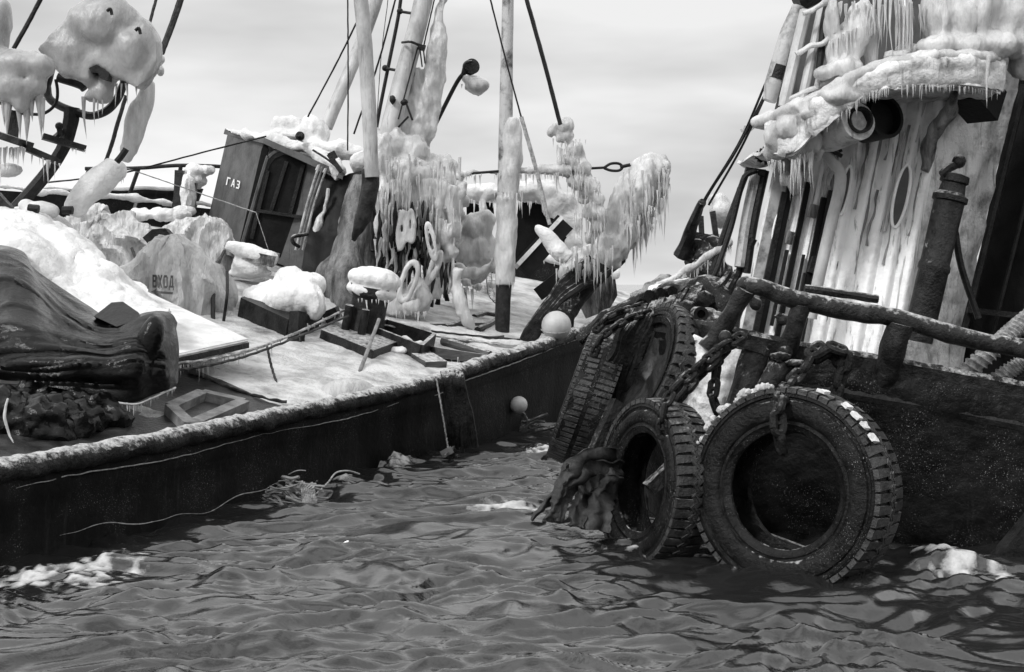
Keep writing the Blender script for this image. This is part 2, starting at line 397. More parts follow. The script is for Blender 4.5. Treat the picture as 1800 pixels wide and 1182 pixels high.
# crests are pushed sideways a little so they sharpen
nr, ncol = X.shape
verts = np.stack([X, Yg, H], -1).reshape(-1, 3)
idx = np.arange(nr * ncol).reshape(nr, ncol)
f = np.stack([idx[:-1, :-1], idx[:-1, 1:], idx[1:, 1:], idx[1:, :-1]], -1).reshape(-1, 4)
me = bpy.data.meshes.new('water')
me.vertices.add(len(verts)); me.vertices.foreach_set('co', verts.ravel().astype(np.float32))
me.loops.add(f.size); me.loops.foreach_set('vertex_index', f.ravel().astype(np.int32))
me.polygons.add(len(f)); me.polygons.foreach_set('loop_start', np.arange(0, f.size, 4, dtype=np.int32))
me.polygons.foreach_set('use_smooth', np.ones(len(f), dtype=bool))
me.update(calc_edges=True); me.validate()
at = me.attributes.new('foam', 'FLOAT', 'POINT'); at.data.foreach_set('value', foam.ravel().astype(np.float32))
wm = bpy.data.materials.new('sea water'); wm.use_nodes = True; t = wm.node_tree
b = t.nodes['Principled BSDF']
b.inputs['Roughness'].default_value = .03; b.inputs['IOR'].default_value = 1.62
ao = N('ShaderNodeAttribute', t); ao.attribute_name = 'foam'
co = N('ShaderNodeTexCoord', t)
fn = N('ShaderNodeTexNoise', t); fn.inputs['Scale'].default_value = 22; fn.inputs['Detail'].default_value = 8; fn.inputs['Roughness'].default_value = .75
LK(co.outputs['Object'], fn.inputs['Vector'], t)
ma = N('ShaderNodeMath', t); ma.operation = 'ADD'; LK(ao.outputs['Fac'], ma.inputs[0], t); LK(fn.outputs[0], ma.inputs[1], t)
fr = N('ShaderNodeMapRange', t); fr.inputs[1].default_value = .85; fr.inputs[2].default_value = 1.6; LK(ma.outputs[0], fr.inputs[0], t)
mc = N('ShaderNodeMix', t); mc.data_type = 'RGBA'; mc.inputs[6].default_value = (.012, .012, .012, 1); mc.inputs[7].default_value = (.5, .5, .5, 1)
LK(fr.outputs[0], mc.inputs[0], t); LK(mc.outputs[2], b.inputs['Base Color'], t)
mr2 = N('ShaderNodeMapRange', t); mr2.inputs[3].default_value = .035; mr2.inputs[4].default_value = .7; LK(fr.outputs[0], mr2.inputs[0], t); LK(mr2.outputs[0], b.inputs['Roughness'], t)
mp2 = N('ShaderNodeMapping', t); mp2.inputs['Scale'].default_value = (1, 2.0, 1); mp2.inputs['Rotation'].default_value = (0, 0, .25); LK(co.outputs['Object'], mp2.inputs[0], t)
wn = N('ShaderNodeTexNoise', t); wn.inputs['Scale'].default_value = 7; wn.inputs['Detail'].default_value = 5; wn.inputs['Roughness'].default_value = .58; wn.inputs['Distortion'].default_value = .4
LK(mp2.outputs[0], wn.inputs['Vector'], t)
bp = N('ShaderNodeBump', t); bp.inputs['Strength'].default_value = .25; bp.inputs['Distance'].default_value = .015
LK(wn.outputs[0], bp.inputs['Height'], t)
w2 = N('ShaderNodeTexNoise', t); w2.inputs['Scale'].default_value = 26; w2.inputs['Detail'].default_value = 4; w2.inputs['Roughness'].default_value = .6; LK(mp2.outputs[0], w2.inputs['Vector'], t)
b2 = N('ShaderNodeBump', t); b2.inputs['Strength'].default_value = .45; b2.inputs['Distance'].default_value = .004
LK(w2.outputs[0], b2.inputs['Height'], t); LK(bp.outputs[0], b2.inputs['Normal'], t); LK(b2.outputs[0], b.inputs['Normal'], t)
me.materials.append(wm)
wo = bpy.data.objects.new('water', me); COL.objects.link(wo); tag(wo, kind='structure')

# ================================================================ LEFT BOAT
boat = thing('fishing_boat', DK(5, 3), 'ice-covered black fishing boat on the left, heeled over with masts and a grey cabin', 'boat')
RZ = [(-4, .74), (0, .75), (1.66, .77), (3.92, .83), (5.3, .87), (6.9, .93), (8.33, 1.08), (10.2, 1.22), (11.8, 1.37), (13.2, 1.46), (15, 1.62)]
def rz(s):
    for (a, za), (b_, zb) in zip(RZ, RZ[1:]):
        if s <= b_: return za + (zb - za) * (s - a) / (b_ - a)
    return RZ[-1][1]
def rail_pt(s, dz=0, dd=0):
    bend = max(s - 13.2, 0) ** 2 * .12
    p = A0 + T2 * s + N2 * (dd + bend); p.z = rz(s) + dz; return p
# hull side
rows = []
ss = [i * .2 for i in range(-20, 90)]
for dz_, dd in ((-.06, .02), (-.2, .0), (-.34, .03), (-.36, .04), (-.6, .05), (-.85, .05)):
    rows.append([])
    for s in ss:
        p = rail_pt(s, dz_, dd)
        rib = .022 * max(0, math.cos(s * 2 * math.pi / .62)) ** 6
        p += N2 * (-rib + .03 * noise.noise(V((s * .7, dz_ * 2, 3)))); rows[-1].append(p)
rows.append([V((p.x, p.y, 0)) + N2 * (.06 - .02 * max(0, math.cos(s * 2 * math.pi / .62)) ** 6) for p, s in zip(rows[-1], ss)])
rows.append([V((p.x, p.y, -.9)) + N2 * .3 for p in rows[-1]])
bm = sheet(rows); thicken(bm, -.04)
obj('hull', bm, HULL, boat, smooth=60)
bm = B(); tube(bm, [rail_pt(s, -.07, .03) for s in [i * .35 for i in range(-11, 50)]], .105, 420, 14, .022, 5, .85)
wob(bm, .016, 16)
obj('gunwale', bm, RAILM, boat)
# band along the hull under the rail: folded canvas edge with a white line
bm = B(); tube(bm, [rail_pt(s, -.21 + .015 * math.sin(s * 2.3), -.012) for s in [i * .25 for i in range(-15, 30)]], [.003, .006, .002, .0015, .006, .004, .001, .005, .002, .006], 260, 6, .012, 6)
obj('rubbing_cord', bm, ROPEL, boat)
bm = B(); tube(bm, [rail_pt(s, -.17 + .02 * math.sin(s * 1.3), -.012) for s in [7.2 + i * .25 for i in range(0, 26)]], .007, 120, 6, .01, 6)
obj('rubbing_cord', bm, ROPEL, boat)
bm = B(); tube(bm, [rail_pt(s, -rz(s) + .1 + .05 * math.sin(s * 2.1) + .02 * math.sin(7 * s), -.01) for s in [.6 + i * .2 for i in range(0, 17)]], [.001, .005, .002, .005, .001], 90, 5, .012, 4)
obj('waterline_rope', bm, ROPEL, boat)
# deck
rows = [[DK(s, d) for s in [i * .12 for i in range(-30, 160)]] for d in [.05 + i * .12 for i in range(0, 75)]]
bm = sheet(rows)
for v in bm.verts: v.co += UP * (.035 * noise.fractal(v.co * 1.6, 1, 2, 4) + .012 * noise.noise(v.co * 9))
thicken(bm, -.06); obj('deck', bm, DECK, boat, smooth=60)
# bare wet deck near the rail, left
bm = B()
pl = [D(-120, 640), D(190, 660), D(312, 652), D(350, 668), D(452, 712), D(500, 734), D(470, 757), D(200, 815), D(-120, 860)]
pl = fit(pl + [pl[0]], 40)[:-1]
prism(bm, [p + UP * .085 + noise.noise_vector(p * 5) * .03 for p in pl], UP * -.12)
obj('wet_deck_patch', bm, DECKW, boat)
# bow and far bulwarks
bm = B()
far = [DK(6.5, 9.5), DK(10, 8.8), DK(13.2, 7.5), DK(15.5, 5.6), DK(17, 3.6), DK(18, 1.6), rail_pt(18.3)]
fr_ = fit(far, 60)
sheet([[p + V((0, 0, -.6)) for p in fr_], [p + V((0, 0, .1)) for p in fr_], [p + V((0, 0, .45)) + N2 * .05 for p in fr_]], bm); thicken(bm, .06)
obj('bulwark', bm, HULL, boat)
bm = B(); tube(bm, [p + V((0, 0, .5)) for p in fr_], [.05, .06, .08, .11, .12, .1], 200, 10, .07, 2.2, .9)
ics = [p + V((0, -.06, .43)) for p in fr_[30:]]
bm = remesh(bm, .04, 3, .05, 3); icicles(bm, ics, 80, .05, .3, .018)
obj('snow_edge', bm, SNOW, boat)
# railing at back left
rail = []
bm = B(); tube(bm, L([(150, 297), (240, 296), (315, 291), (388, 293)], 24.5), .034, 20, 10, .004)
rr_ = obj('railing', bm, IRON, boat)
for a, b_ in (((157, 297), (138, 345)), ((244, 296), (224, 352)), ((318, 292), (304, 372))):
    bm = B(); tube(bm, L([a, b_], 24.5), .036, 4, 8); obj('post', bm, IRON, rr_)
bm = B(); prism(bm, L([(60, 338), (180, 332), (262, 330), (355, 332), (330, 400), (250, 420), (60, 420)], 24.9), V((0, .12, 0)))
wob(bm, .02, 2); obj('aft_bulwark', bm, HULL, boat)
bm = B(); itube(bm, [(58, 335), (110, 330), (190, 333), (262, 330), (310, 332)], [6, 5, 3, 3, 4], 24.8, 40, 8, .05, 2)
obj('snow_edge', bm, SNOW, boat)
bm = B()
for a in ((330, 345, 24.0, 16, 42), (350, 300, 24.4, 30, 10), (345, 320, 24.4, 22, 14), (322, 372, 23.6, 26, 10), (290, 378, 23.2, 50, 12), (250, 378, 23.2, 26, 11), (330, 330, 24.2, 10, 30)): blob(bm, *a)
bm = remesh(bm, .035, 3, .07, 4, .02, 12); obj('snow_bank', bm, SNOW, boat)
bm = B(); bar(bm, P(316, 300, 24.1), P(312, 388, 24.1), .14, .14); bar(bm, P(340, 322, 24.1), P(336, 380, 24.1), .12, .12); bar(bm, P(306, 378, 24), P(352, 384, 24), .1, .08)
obj('stanchion', bm, IRONF, boat)
bm = B(); bar(bm, P(240, 345, 24.2), P(222, 405, 24), .09, .05); obj('strut', bm, ROPEL, boat)

# ---------------- cabin
cab = obj('cabin', (lambda bm: (hexa(bm, [P(424, 440, 22.9), P(534, 480, 22.5), P(524, 450, 24.4), P(360, 410, 24.3), P(463, 250, 22.9), P(592, 312, 22.5), P(560, 270, 24.4), P(400, 236, 24.3)]), bm)[1])(B()), CABIN, boat, smooth=20)
k = -.03
bm = B()   # dark slab on the closed wall; its colour stands in for the unlit interior
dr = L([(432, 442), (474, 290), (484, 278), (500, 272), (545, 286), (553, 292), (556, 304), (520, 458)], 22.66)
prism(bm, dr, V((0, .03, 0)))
rec = obj('doorway_shade', bm, DARK, cab)
for a, b_ in (((459, 300), (430, 420)), ((492, 284), (464, 372)), ((521, 290), (497, 380))):
    bm = B(); bar(bm, P(a[0] + 12, a[1], 22.62), P(b_[0] + 12, b_[1], 22.62), .06, .03, V((0, 1, 0))); obj('inner_rib', bm, IRON, cab)
bm = B(); bar(bm, P(455, 371, 22.60), P(538, 383, 22.58), .05, .05); obj('sill', bm, IRON, cab)
# frame round the opening
bm = B(); tube(bm, L([(424, 436), (466, 292), (474, 276), (488, 266), (504, 266), (548, 280), (562, 292), (562, 306), (524, 462)], 22.62), .035, 60, 6, 0, 1)
obj('door_frame', bm, CABIN, cab)
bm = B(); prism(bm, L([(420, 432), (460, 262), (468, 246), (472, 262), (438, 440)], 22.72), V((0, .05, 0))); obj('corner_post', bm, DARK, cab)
for i, q in enumerate((0, 6, 12)):
    bm = B(); tube(bm, L([(556 + q, 300 + q * .3, 22.2), (560 + q, 294 + q * .5, 22.2), (540 + q, 360, 22.2), (520 + q, 440, 22.2)]), .018 if i else .024, 16, 8); obj('handrail', bm, PALEW if i == 1 else MASTS, cab)
bm = B(); tube(bm, L([(541, 412, 22.1), (528, 414, 22.1), (514, 418, 22.0), (516, 428, 22.0), (526, 434, 22.1)]), .03, 20, 8, .01); obj('latch', bm, IRONF, cab)
bm = B()   # door edge ice strip
itube(bm, [(577, 330), (570, 370), (560, 395), (548, 430), (535, 465)], [4, 4, 9, 8, 5], 22.2, 20); bm = remesh(bm, .025, 2, .03, 8); obj('ice', bm, ICE, cab)
# roof slab and snow
bm = B(); hexa(bm, [P(393, 236, 24.5), P(462, 252, 22.6), P(602, 316, 22.2), P(572, 270, 24.6), P(395, 228, 24.5), P(464, 242, 22.6), P(604, 304, 22.2), P(574, 260, 24.6)])
rf = obj('roof', bm, CABIN, cab, smooth=20)
bm = B()
itube(bm, [(398, 229, 24.4), (430, 235, 23.4), (468, 243, 22.8), (520, 257, 22.8), (566, 276, 22.5), (600, 308, 22.3)], [5, 7, 10, 12, 14, 13], None, 30, 10, .06, 3)
for a in ((520, 240, 23.4, 60, 12), (508, 220, 23.4, 27, 20), (490, 226, 23.4, 14, 12), (555, 232, 23.2, 30, 26), (545, 215, 23.2, 12, 14), (595, 262, 23.0, 28, 20), (560, 260, 23, 30, 16), (620, 270, 23, 30, 14), (590, 292, 22.5, 16, 20), (630, 285, 22.6, 20, 20), (655, 260, 22.6, 20, 20)): blob(bm, *a)
bm = remesh(bm, .04, 3, .07, 3.2, .015, 12); obj('snow', bm, SNOW, rf)
bm = B(); lathe(bm, P(528, 241, 22.6), V((0, -1, .2)), [(.07, 0), (.075, .05), (.05, .06), (.04, .16)], 16); obj('fitting', bm, IRON, rf)
bm = B(); tube(bm, L([(550, 264, 22.2), (575, 280, 22.1), (597, 298, 22.1)]), .018, 10, 6); bar(bm, P(578, 272, 22), P(600, 302, 22), .12, .07); bar(bm, P(582, 268, 22), P(588, 280, 22), .09, .12); obj('roof_bracket', bm, IRONF, rf)

# dark wall between cabin and mast, stained ice apron
bm = B()
rows = rows_fit([L([(560, 300, 22.6), (600, 310, 22.4), (640, 300, 22.2), (690, 290, 22.6)]), L([(545, 400, 22.2), (590, 420, 22.0), (640, 400, 21.9), (690, 390, 22.3)]), L([(530, 470, 21.8), (570, 520, 21.4), (630, 530, 21.3), (700, 520, 21.8)])], 30, 30)
sheet(rows, bm); wob(bm, .05, 3); thicken(bm, .1)
hs = obj('winch_house', bm, DARK, boat)
bm = B()
rows = rows_fit([L([(630, 318, 21.2), (648, 310, 21.0), (664, 316, 21.2)]), L([(612, 370, 21.2), (636, 364, 20.9), (662, 372, 21.2)]), L([(594, 440, 21.3), (622, 430, 20.8), (650, 440, 21.1)]), L([(572, 488, 21.2), (606, 500, 20.5), (645, 500, 20.8)]), L([(592, 540, 20.9), (620, 560, 20.2), (650, 545, 20.5)])], 26, 44)
sheet(rows, bm); wob(bm, .10, 3.2, zs=.3); wob(bm, .025, 10, zs=.35); thicken(bm, .12); obj('stained_ice', bm, APRON, hs)
bm = B(); itube(bm, [(574, 480), (592, 508), (602, 540)], [5, 7, 6], 20.9, 16); obj('foot_timber', bm, PALEW, hs)

# ---------------- masts and booms
def mast(name, pts, rad, mat, parent=boat, n=30, jit=.004, seg=16):
    bm = B(); q = L(pts); tube(bm, q, rad, n, seg, jit, 4); return obj(name, bm, mat, parent)
m1 = mast('mast', [(628, -60, 20), (640, 60, 20), (648, 180, 20), (654, 312, 20)], [.1, .105, .105, .1], MAST)
bm = B()
itube(bm, [(653, 296), (650, 330), (638, 380), (622, 425)], [13, 15, 15, 5], 20.1, 20, 12, .03, 4)
bm = remesh(bm, .025, 2, .05, 5); obj('dirty_ice', bm, IRONF, m1)
m2 = mast('mast', [(757, -60, 21.5), (735, 40, 21.4), (708, 140, 21.3), (684, 235, 21.2), (668, 300, 21.2)], [.14, .14, .145, .15, .16], MAST)
bm = B(); tube(bm, L([(707, 75), (722, 74, 20.9), (738, 80), (748, 82)], 21.2), .02, 12, 6); bar(bm, P(735, 82, 21.1), P(747, 86, 21.1), .1, .08)
for a in ((738, 86, 742, 118), (744, 86, 747, 112), (734, 84, 700, 210)): tube(bm, [P(a[0], a[1], 21.05), P(a[2], a[3], 21.05)], .012, 2, 5)
for a in ((714, 182, 725, 212), (718, 205, 700, 224)): tube(bm, [P(a[0], a[1], 21), P(a[2], a[3], 21)], .017, 2, 5)
blob(bm, 690, 175, 21.05, 6, 8); blob(bm, 711, 180, 21.05, 7, 6)
obj('band', bm, IRON, m2)
m3 = mast('boom', [(678, -60, 24.5), (655, 20, 24.5), (625, 100, 24.4), (600, 160, 24.3), (573, 224, 24.2)], .115, MAST)
m4 = mast('derrick_post', [(894, -60, 21), (891, 100, 21), (888, 300, 21), (885, 450, 21), (883, 588, 21)], [.085, .09, .11, .11, .1], MASTS)
bm = B()
itube(bm, [(888, 500), (890, 420), (892, 345)], [17, 19, 18], 20.95, 20, 12, .03, 5)
itube(bm, [(897, 345), (900, 280), (898, 230), (903, 206)], [16, 18, 16, 10], 20.95, 20, 12, .03, 5)
bm = remesh(bm, .022, 3, .03, 5); icicles(bm, L([(872, 340), (915, 340)], 20.7), 14, .08, .4, .014); icicles(bm, L([(874, 490), (905, 500)], 20.8), 6, .08, .3, .012); obj('ice', bm, ICE, m4)
bm = B(); tube(bm, L([(708, -30), (700, 30), (684, 110), (668, 190), (660, 235)], 21.6), .028, 16, 8)
lad = obj('stay_pipe', bm, IRON, boat)
for a in ((699, 20, 726, 24), (673, 120, 698, 124)):
    bm = B(); tube(bm, [P(a[0], a[1], 21.5), P(a[2], a[3], 21.4)], .022, 2, 8); ball(bm, P(a[0] + 4, a[1], 21.5), .05); obj('bracket', bm, IRON, lad)
bm = B(); tube(bm, L([(886, 492, 20.98), (884, 540, 20.98), (883, 588, 20.98)]), [.118, .112, .104], 10, 16, .006); obj('wet_foot', bm, IRONF, m4)
# lamp on its pole
bm = B(); tube(bm, L([(745, 260), (775, 200), (805, 142), (822, 124)], 22), .033, 14, 8)
lp = obj('lamp_pole', bm, IRON, boat)
bm = B(); lathe(bm, P(828, 118, 22) , V((.5, -1, .1)), [(.09, -.07), (.12, -.06), (.12, -.03), (.07, -.02), (.07, .02), (.12, .03), (.12, .06), (.08, .07)], 20); tube(bm, L([(812, 132), (818, 112), (830, 108)], 21.9), .02, 8, 6); obj('reel', bm, IRONF, lp)
bm = B(); blob(bm, 840, 150, 22, 24, 16); blob(bm, 824, 140, 22, 14, 9); bm = remesh(bm, .025, 3, .02, 5); icicles(bm, L([(815, 150), (830, 160)], 22), 4, .03, .1); obj('ice', bm, ICE, lp)
# wires fixed to the rig
for nm, pts, r, mt in (('wire', [(611, -20), (612, 120), (611, 265)], .012, IRON), ('wire', [(650, -10), (600, 95), (541, 206)], .014, IRON),
                       ('wire', [(700, -20), (665, 110), (622, 236)], .015, IRON), ('wire', [(682, 0), (670, 100), (662, 215)], .006, IRON),
                       ('wire', [(768, -20), (745, 80)], .012, IRON), ('wire', [(783, -10), (763, 70)], .01, IRON),
                       ('stay', [(920, -20), (955, 105), (985, 220)], .032, IRON), ('wire', [(857, -20), (885, 90), (916, 206)], .013, IRON),
                       ('iced_wire', [(916, 206), (940, 290), (966, 395)], .03, ROPEL), ('stay', [(76, -10), (50, 40), (24, 86)], .03, IRON), ('wire', [(277, -10), (262, 45)], .02, ROPE),
                       ('stay', [(324, -20), (304, 40), (283, 95)], .042, ROPE), ('stay', [(222, 168), (206, 220), (198, 250), (186, 284)], .026, ROPE),
                       ('wire', [(74, 322), (150, 314), (228, 302), (330, 275), (468, 240)], .011, IRON),
                       ('thin_line', [(205, 290), (450, 374)], .007, ROPEL), ('thin_line', [(450, 374), (472, 440)], .006, ROPEL)):
    Yd = 20 if 850 < pts[0][0] < 1000 else (18 if pts[0][0] < 330 else 21.8)
    bm = B(); tube(bm, L(pts, Yd), r, 30, 7, .004, 20); obj(nm, bm, mt, boat)

# ---------------- frozen rigging curtain
bm = B()
itube(bm, [(780, -10, 21.5), (770, 60), (762, 150), (745, 220), (728, 262)], [5, 14, 22, 24, 26], 21.5, 24, 10, .05, 4)
itube(bm, [(738, 120), (716, 190), (700, 240)], [10, 26, 24], 21.5, 14)
for a in ((690, 262, 21.2, 38, 36), (725, 272, 21.2, 34, 36), (660, 250, 21.2, 18, 24), (760, 300, 21.2, 38, 30), (785, 300, 21.2, 26, 28), (700, 300, 21, 45, 26), (730, 310, 20.9, 40, 30), (675, 280, 20.9, 20, 45), (780, 320, 21.1, 24, 26), (800, 312, 21.1, 18, 12)): blob(bm, *a)
for x0, y0, x1, y1, r in ((680, 300, 666, 385, 11), (700, 320, 690, 370, 9), (745, 320, 735, 395, 17), (715, 320, 722, 372, 13), (775, 320, 770, 395, 15), (795, 330, 798, 400, 14), (757, 330, 756, 400, 9), (668, 380, 662, 428, 9), (812, 320, 808, 360, 10), (765, 395, 790, 440, 16), (785, 440, 800, 460, 14), (760, 460, 770, 500, 20), (790, 400, 806, 420, 18)):
    itube(bm, [(x0, y0), ((x0 + x1) / 2 + random.uniform(-3, 3), (y0 + y1) / 2), (x1, y1)], [r * 1.1, r * 1.1, r * .5], 20.8, 12)
bm = remesh(bm, .028, 2, .10, 2.6, .03, 9)
icicles(bm, L([(660, 335), (700, 345), (740, 370), (775, 390)], 20.7), 26, .1, .55, .024); icicles(bm, L([(748, 505), (785, 500)], 20.6), 9, .1, .4, .016)
icicles(bm, L([(655, 425), (672, 420)], 20.6), 3, .15, .3, .02)
strands(bm, 665, 810, 270, 400, 20.65, 120, .1, .6, .016)
obj('rigging_ice', bm, ICE, boat)
# hanging iced ropes and loops
bm = B()
random.seed(11)
for i in range(28):
    x = 664 + i * 5.0 + random.uniform(-3, 3); top = 330 + random.uniform(0, 50); bot = top + random.uniform(70, 190)
    Yd = 20.75 + random.uniform(-.2, .35)
    bot = min(bot, 535)
    xx = x - (bot - top) * .03
    nseg = int((bot - top) / 9)
    pts = [(x + (xx - x) * q / 8 + random.uniform(-2, 2), top + (bot - top) * q / 8) for q in range(9)]
    rr2 = [random.uniform(1.4, 4.6) * (1.3 if random.random() < .2 else 1) for _ in range(9)]
    itube(bm, pts, rr2, Yd, 30, 7, .008, 5)
def loop(cx, cy, rx, ry, ang, r, Yd):
    q = []
    for k in range(13):
        a = 2 * math.pi * k / 12; x = rx * math.cos(a); y = ry * math.sin(a); c_, s_ = math.cos(R(ang)), math.sin(R(ang))
        q.append((cx + x * c_ - y * s_, cy + x * s_ + y * c_))
    itube(bm, q, r, Yd, 36, 8, .012, 6)
for a in ((706, 405, 6, 34, 4, 4, 20.4), (722, 398, 6, 28, 0, 4, 20.4), (718, 495, 12, 36, 18, 5, 20.3), (758, 425, 6, 34, -12, 3.6, 20.4), (762, 472, 6, 32, 24, 4, 20.5)): loop(*a)
bm = remesh(bm, .02, -2, .02, 9); obj('frozen_ropes', bm, ICE, boat)
bm = B()
for i in range(30):
    x = 662 + i * 4.7 + random.uniform(-3, 3); yy_ = 0 if i % 3 else random.uniform(-.4, -.1); tube(bm, L([(x, 340, 21.1 + yy_), (x - 4, 430, 21.05 + yy_), (x - 8 + random.uniform(-6, 6), (530 if i % 3 else 450) + random.uniform(-50, 12), 21 + yy_)]), .035 if i % 3 else .02, 12, 6, .06, 5)
for i in range(22):  # short dark strands laid in front, painting the shaded gaps of the curtain
    x = random.uniform(664, 800); y = random.uniform(345, 480); l_ = random.uniform(25, 75)
    tube(bm, L([(x, y, 20.55), (x - l_ * .04 + random.uniform(-2, 2), y + l_ / 2, 20.5), (x - l_ * .07, y + l_, 20.55)]), [.008, random.uniform(.02, .04), random.uniform(.015, .03), .006], 14, 6, .03, 7)
for a in ((700, 438, 20.7, 14, 5), (750, 400, 20.8, 20, 6), (690, 486, 20.8, 9, 8), (750, 460, 20.9, 14, 10)): blob(bm, *a)
obj('ropes_and_dark_gaps', bm, NET, boat)
bm = B()
for a in ((668, 520, 20.6, 14, 30), (700, 535, 20.5, 26, 22), (735, 520, 20.6, 24, 30), (690, 505, 20.9, 20, 30), (722, 540, 20.4, 20, 14), (706, 512, 20.8, 16, 20), (768, 505, 20.7, 22, 20)): blob(bm, *a)
bm = remesh(bm, .03, 2, .10, 3, .03, 10); icicles(bm, L([(665, 545), (750, 550)], 20.2), 16, .06, .25, .014); obj('ice_foot', bm, ICE, boat)
# ice-covered bundle behind (hanging gear right of the curtain)
bm = B()
for a in ((835, 400, 22, 30, 24), (850, 385, 22, 22, 16), (820, 440, 22, 22, 30), (850, 440, 22, 24, 36), (835, 480, 22, 28, 20), (800, 380, 21.5, 18, 20), (812, 350, 21.5, 14, 16), (870, 470, 22, 12, 14), (818, 495, 21.6, 10, 10), (838, 505, 21.6, 11, 9), (860, 500, 21.7, 9, 8), (800, 400, 21.2, 16, 14)): blob(bm, *a)
itube(bm, [(800, 465), (820, 480), (845, 478), (868, 455)], [8, 9, 9, 6], 21.2, 20)
bm = remesh(bm, .03, 2, .08, 3, .03, 9); icicles(bm, L([(812, 505), (835, 510), (862, 500)], 21.4), 12, .06, .3, .014); obj('iced_gear', bm, ICE, boat)
bm = B(); itube(bm, [(806, 470), (802, 500), (806, 520), (812, 545), (822, 565), (832, 580)], [9, 8, 13, 12, 13, 6], 20.6, 40, 10, .04, 5)
for a in ((803, 510, 20.6, 13, 9), (808, 530, 20.6, 15, 10), (814, 550, 20.6, 15, 10), (803, 480, 20.6, 10, 10)): blob(bm, *a)
bm = remesh(bm, .022, 2, .02, 7); obj('iced_hose', bm, ICE, boat)
# horizontal stay with ice, eye and shackle
bm = B(); tube(bm, L([(806, 307, 21), (900, 300, 21), (1000, 298, 21.5), (1062, 295, 21.6)]), .02, 20, 8)
loopb = L([(1062, 295), (1074, 288), (1088, 288), (1094, 294), (1088, 300), (1074, 300), (1062, 296)], 21.6); tube(bm, loopb, .022, 30, 7); tube(bm, L([(1090, 294), (1108, 290)], 21.6), .028, 2, 7)
st = obj('fore_stay', bm, IRON, boat)
bm = B(); itube(bm, [(806, 308), (830, 303), (846, 304)], [8, 5, 2], 21, 12); itube(bm, [(858, 303), (885, 304), (920, 300), (955, 298), (985, 298), (1005, 300)], [3, 6, 7, 9, 12, 16], 21, 30)
bm = remesh(bm, .022, 2, .03, 8); icicles(bm, L([(815, 312), (845, 308)], 20.9), 12, .05, .2); icicles(bm, L([(870, 308), (990, 308)], 20.9), 40, .05, .3, .013); obj('ice', bm, ICE, st)
bm = B()
for a in ((990, 222, 21, 19, 16), (975, 232, 21, 14, 8), (992, 240, 21, 16, 12), (1010, 265, 21, 18, 18), (998, 285, 21, 22, 16), (1022, 295, 21, 20, 20), (1015, 320, 21, 20, 18), (1040, 330, 21, 17, 22), (1050, 352, 21, 16, 16), (1040, 375, 21, 16, 18), (1058, 380, 21, 12, 20), (1050, 400, 21, 14, 16), (1040, 420, 21, 10, 12), (1030, 345, 21.2, 16, 16), (1010, 300, 21.2, 24, 20)): blob(bm, *a)
bm = remesh(bm, .026, 1, .05, 4, .025, 11); icicles(bm, L([(975, 245), (1000, 290), (1010, 330), (1030, 370), (1045, 425)], 20.9), 34, .1, .5, .014)
strands(bm, 980, 1030, 240, 320, 20.75, 40, .08, .35, .011); strands(bm, 1010, 1062, 320, 420, 20.75, 50, .08, .4, .011)
obj('iced_tackle', bm, ICE, boat)

# ---------------- bow post with frozen ropes
bm = B()
tube(bm, L([(965, 620, 21.4), (985, 560, 21.6), (1020, 505, 21.8), (1060, 450, 21.9), (1098, 385, 22), (1125, 330, 22), (1135, 310, 22)]), [.22, .26, .32, .30, .26, .2, .14], 40, 14, .12, 2.2, .7)
wob(bm, .05, 6)
sp_ = obj('stem_post', bm, NET, boat)
bm = B(); random.seed(5)
for i in range(22):
    o_ = random.uniform(-16, 22)
    tube(bm, L([(925 + o_ * .5, 605 + random.uniform(-8, 8), 20.9), (945 + o_ * .6, 560, 20.95), (985 + o_ * .8, 515, 21.1), (1020 + o_, 488 + o_ * .5, 21.3), (1050 + o_, 462 + o_ * .7, 21.5)]), random.uniform(.03, .055), 40, 6, .05, 3)

for v in bm.verts: v.co.y -= .32
obj('rope_bundle', bm, NET, sp_)
bm = B()
for a in ((1150, 300, 21.8, 26, 26), (1125, 305, 21.7, 30, 26), (1105, 330, 21.6, 26, 30), (1088, 365, 21.6, 24, 30), (1130, 345, 21.6, 30, 32), (1110, 380, 21.6, 26, 28), (1140, 285, 21.8, 20, 16), (1095, 400, 21.6, 26, 20), (1145, 340, 21.8, 20, 26), (1085, 425, 21.5, 22, 18), (1065, 395, 21.6, 14, 16), (1140, 385, 21.8, 14, 22), (1060, 455, 21.4, 34, 22, None, -35), (1010, 474, 21.3, 30, 14, None, -30), (1080, 430, 21.4, 26, 26), (1100, 410, 21.4, 24, 26), (1040, 440, 21.4, 18, 14), (1155, 320, 21.7, 16, 34), (1160, 290, 21.8, 12, 16)): blob(bm, *a)
itube(bm, [(1150, 300), (1125, 335), (1100, 375), (1070, 425), (1035, 455), (990, 476)], [26, 40, 40, 34, 26, 14], 21.6, 30, 14, .12, 3)
bm = remesh(bm, .03, 3, .09, 2.6, .03, 9)
icicles(bm, L([(1168, 300), (1160, 345), (1130, 400), (1105, 430)], 21.5), 90, .15, .7, .02, .12, 1.2); icicles(bm, L([(1060, 440), (1020, 478), (985, 482)], 21.0), 70, .1, .55, .014, .1, 1.3)
strands(bm, 1085, 1160, 300, 400, 21.15, 60, .1, .5, .014); strands(bm, 1000, 1080, 430, 480, 20.9, 40, .1, .45, .013)
icicles(bm, L([(1150, 380), (1128, 415)], 21.6), 14, .1, .5, .02, .06)
obj('ice', bm, ICE, sp_)
bm = B(); blob(bm, 1135, 388, 21.9, 14, 20); tube(bm, L([(1150, 350, 21.9), (1120, 400, 21.9), (1075, 440, 21.9), (1050, 480, 21.9)]), .06, 20, 8, .03)
wob(bm, .03, 8); obj('hawse_fitting', bm, IRON, sp_)
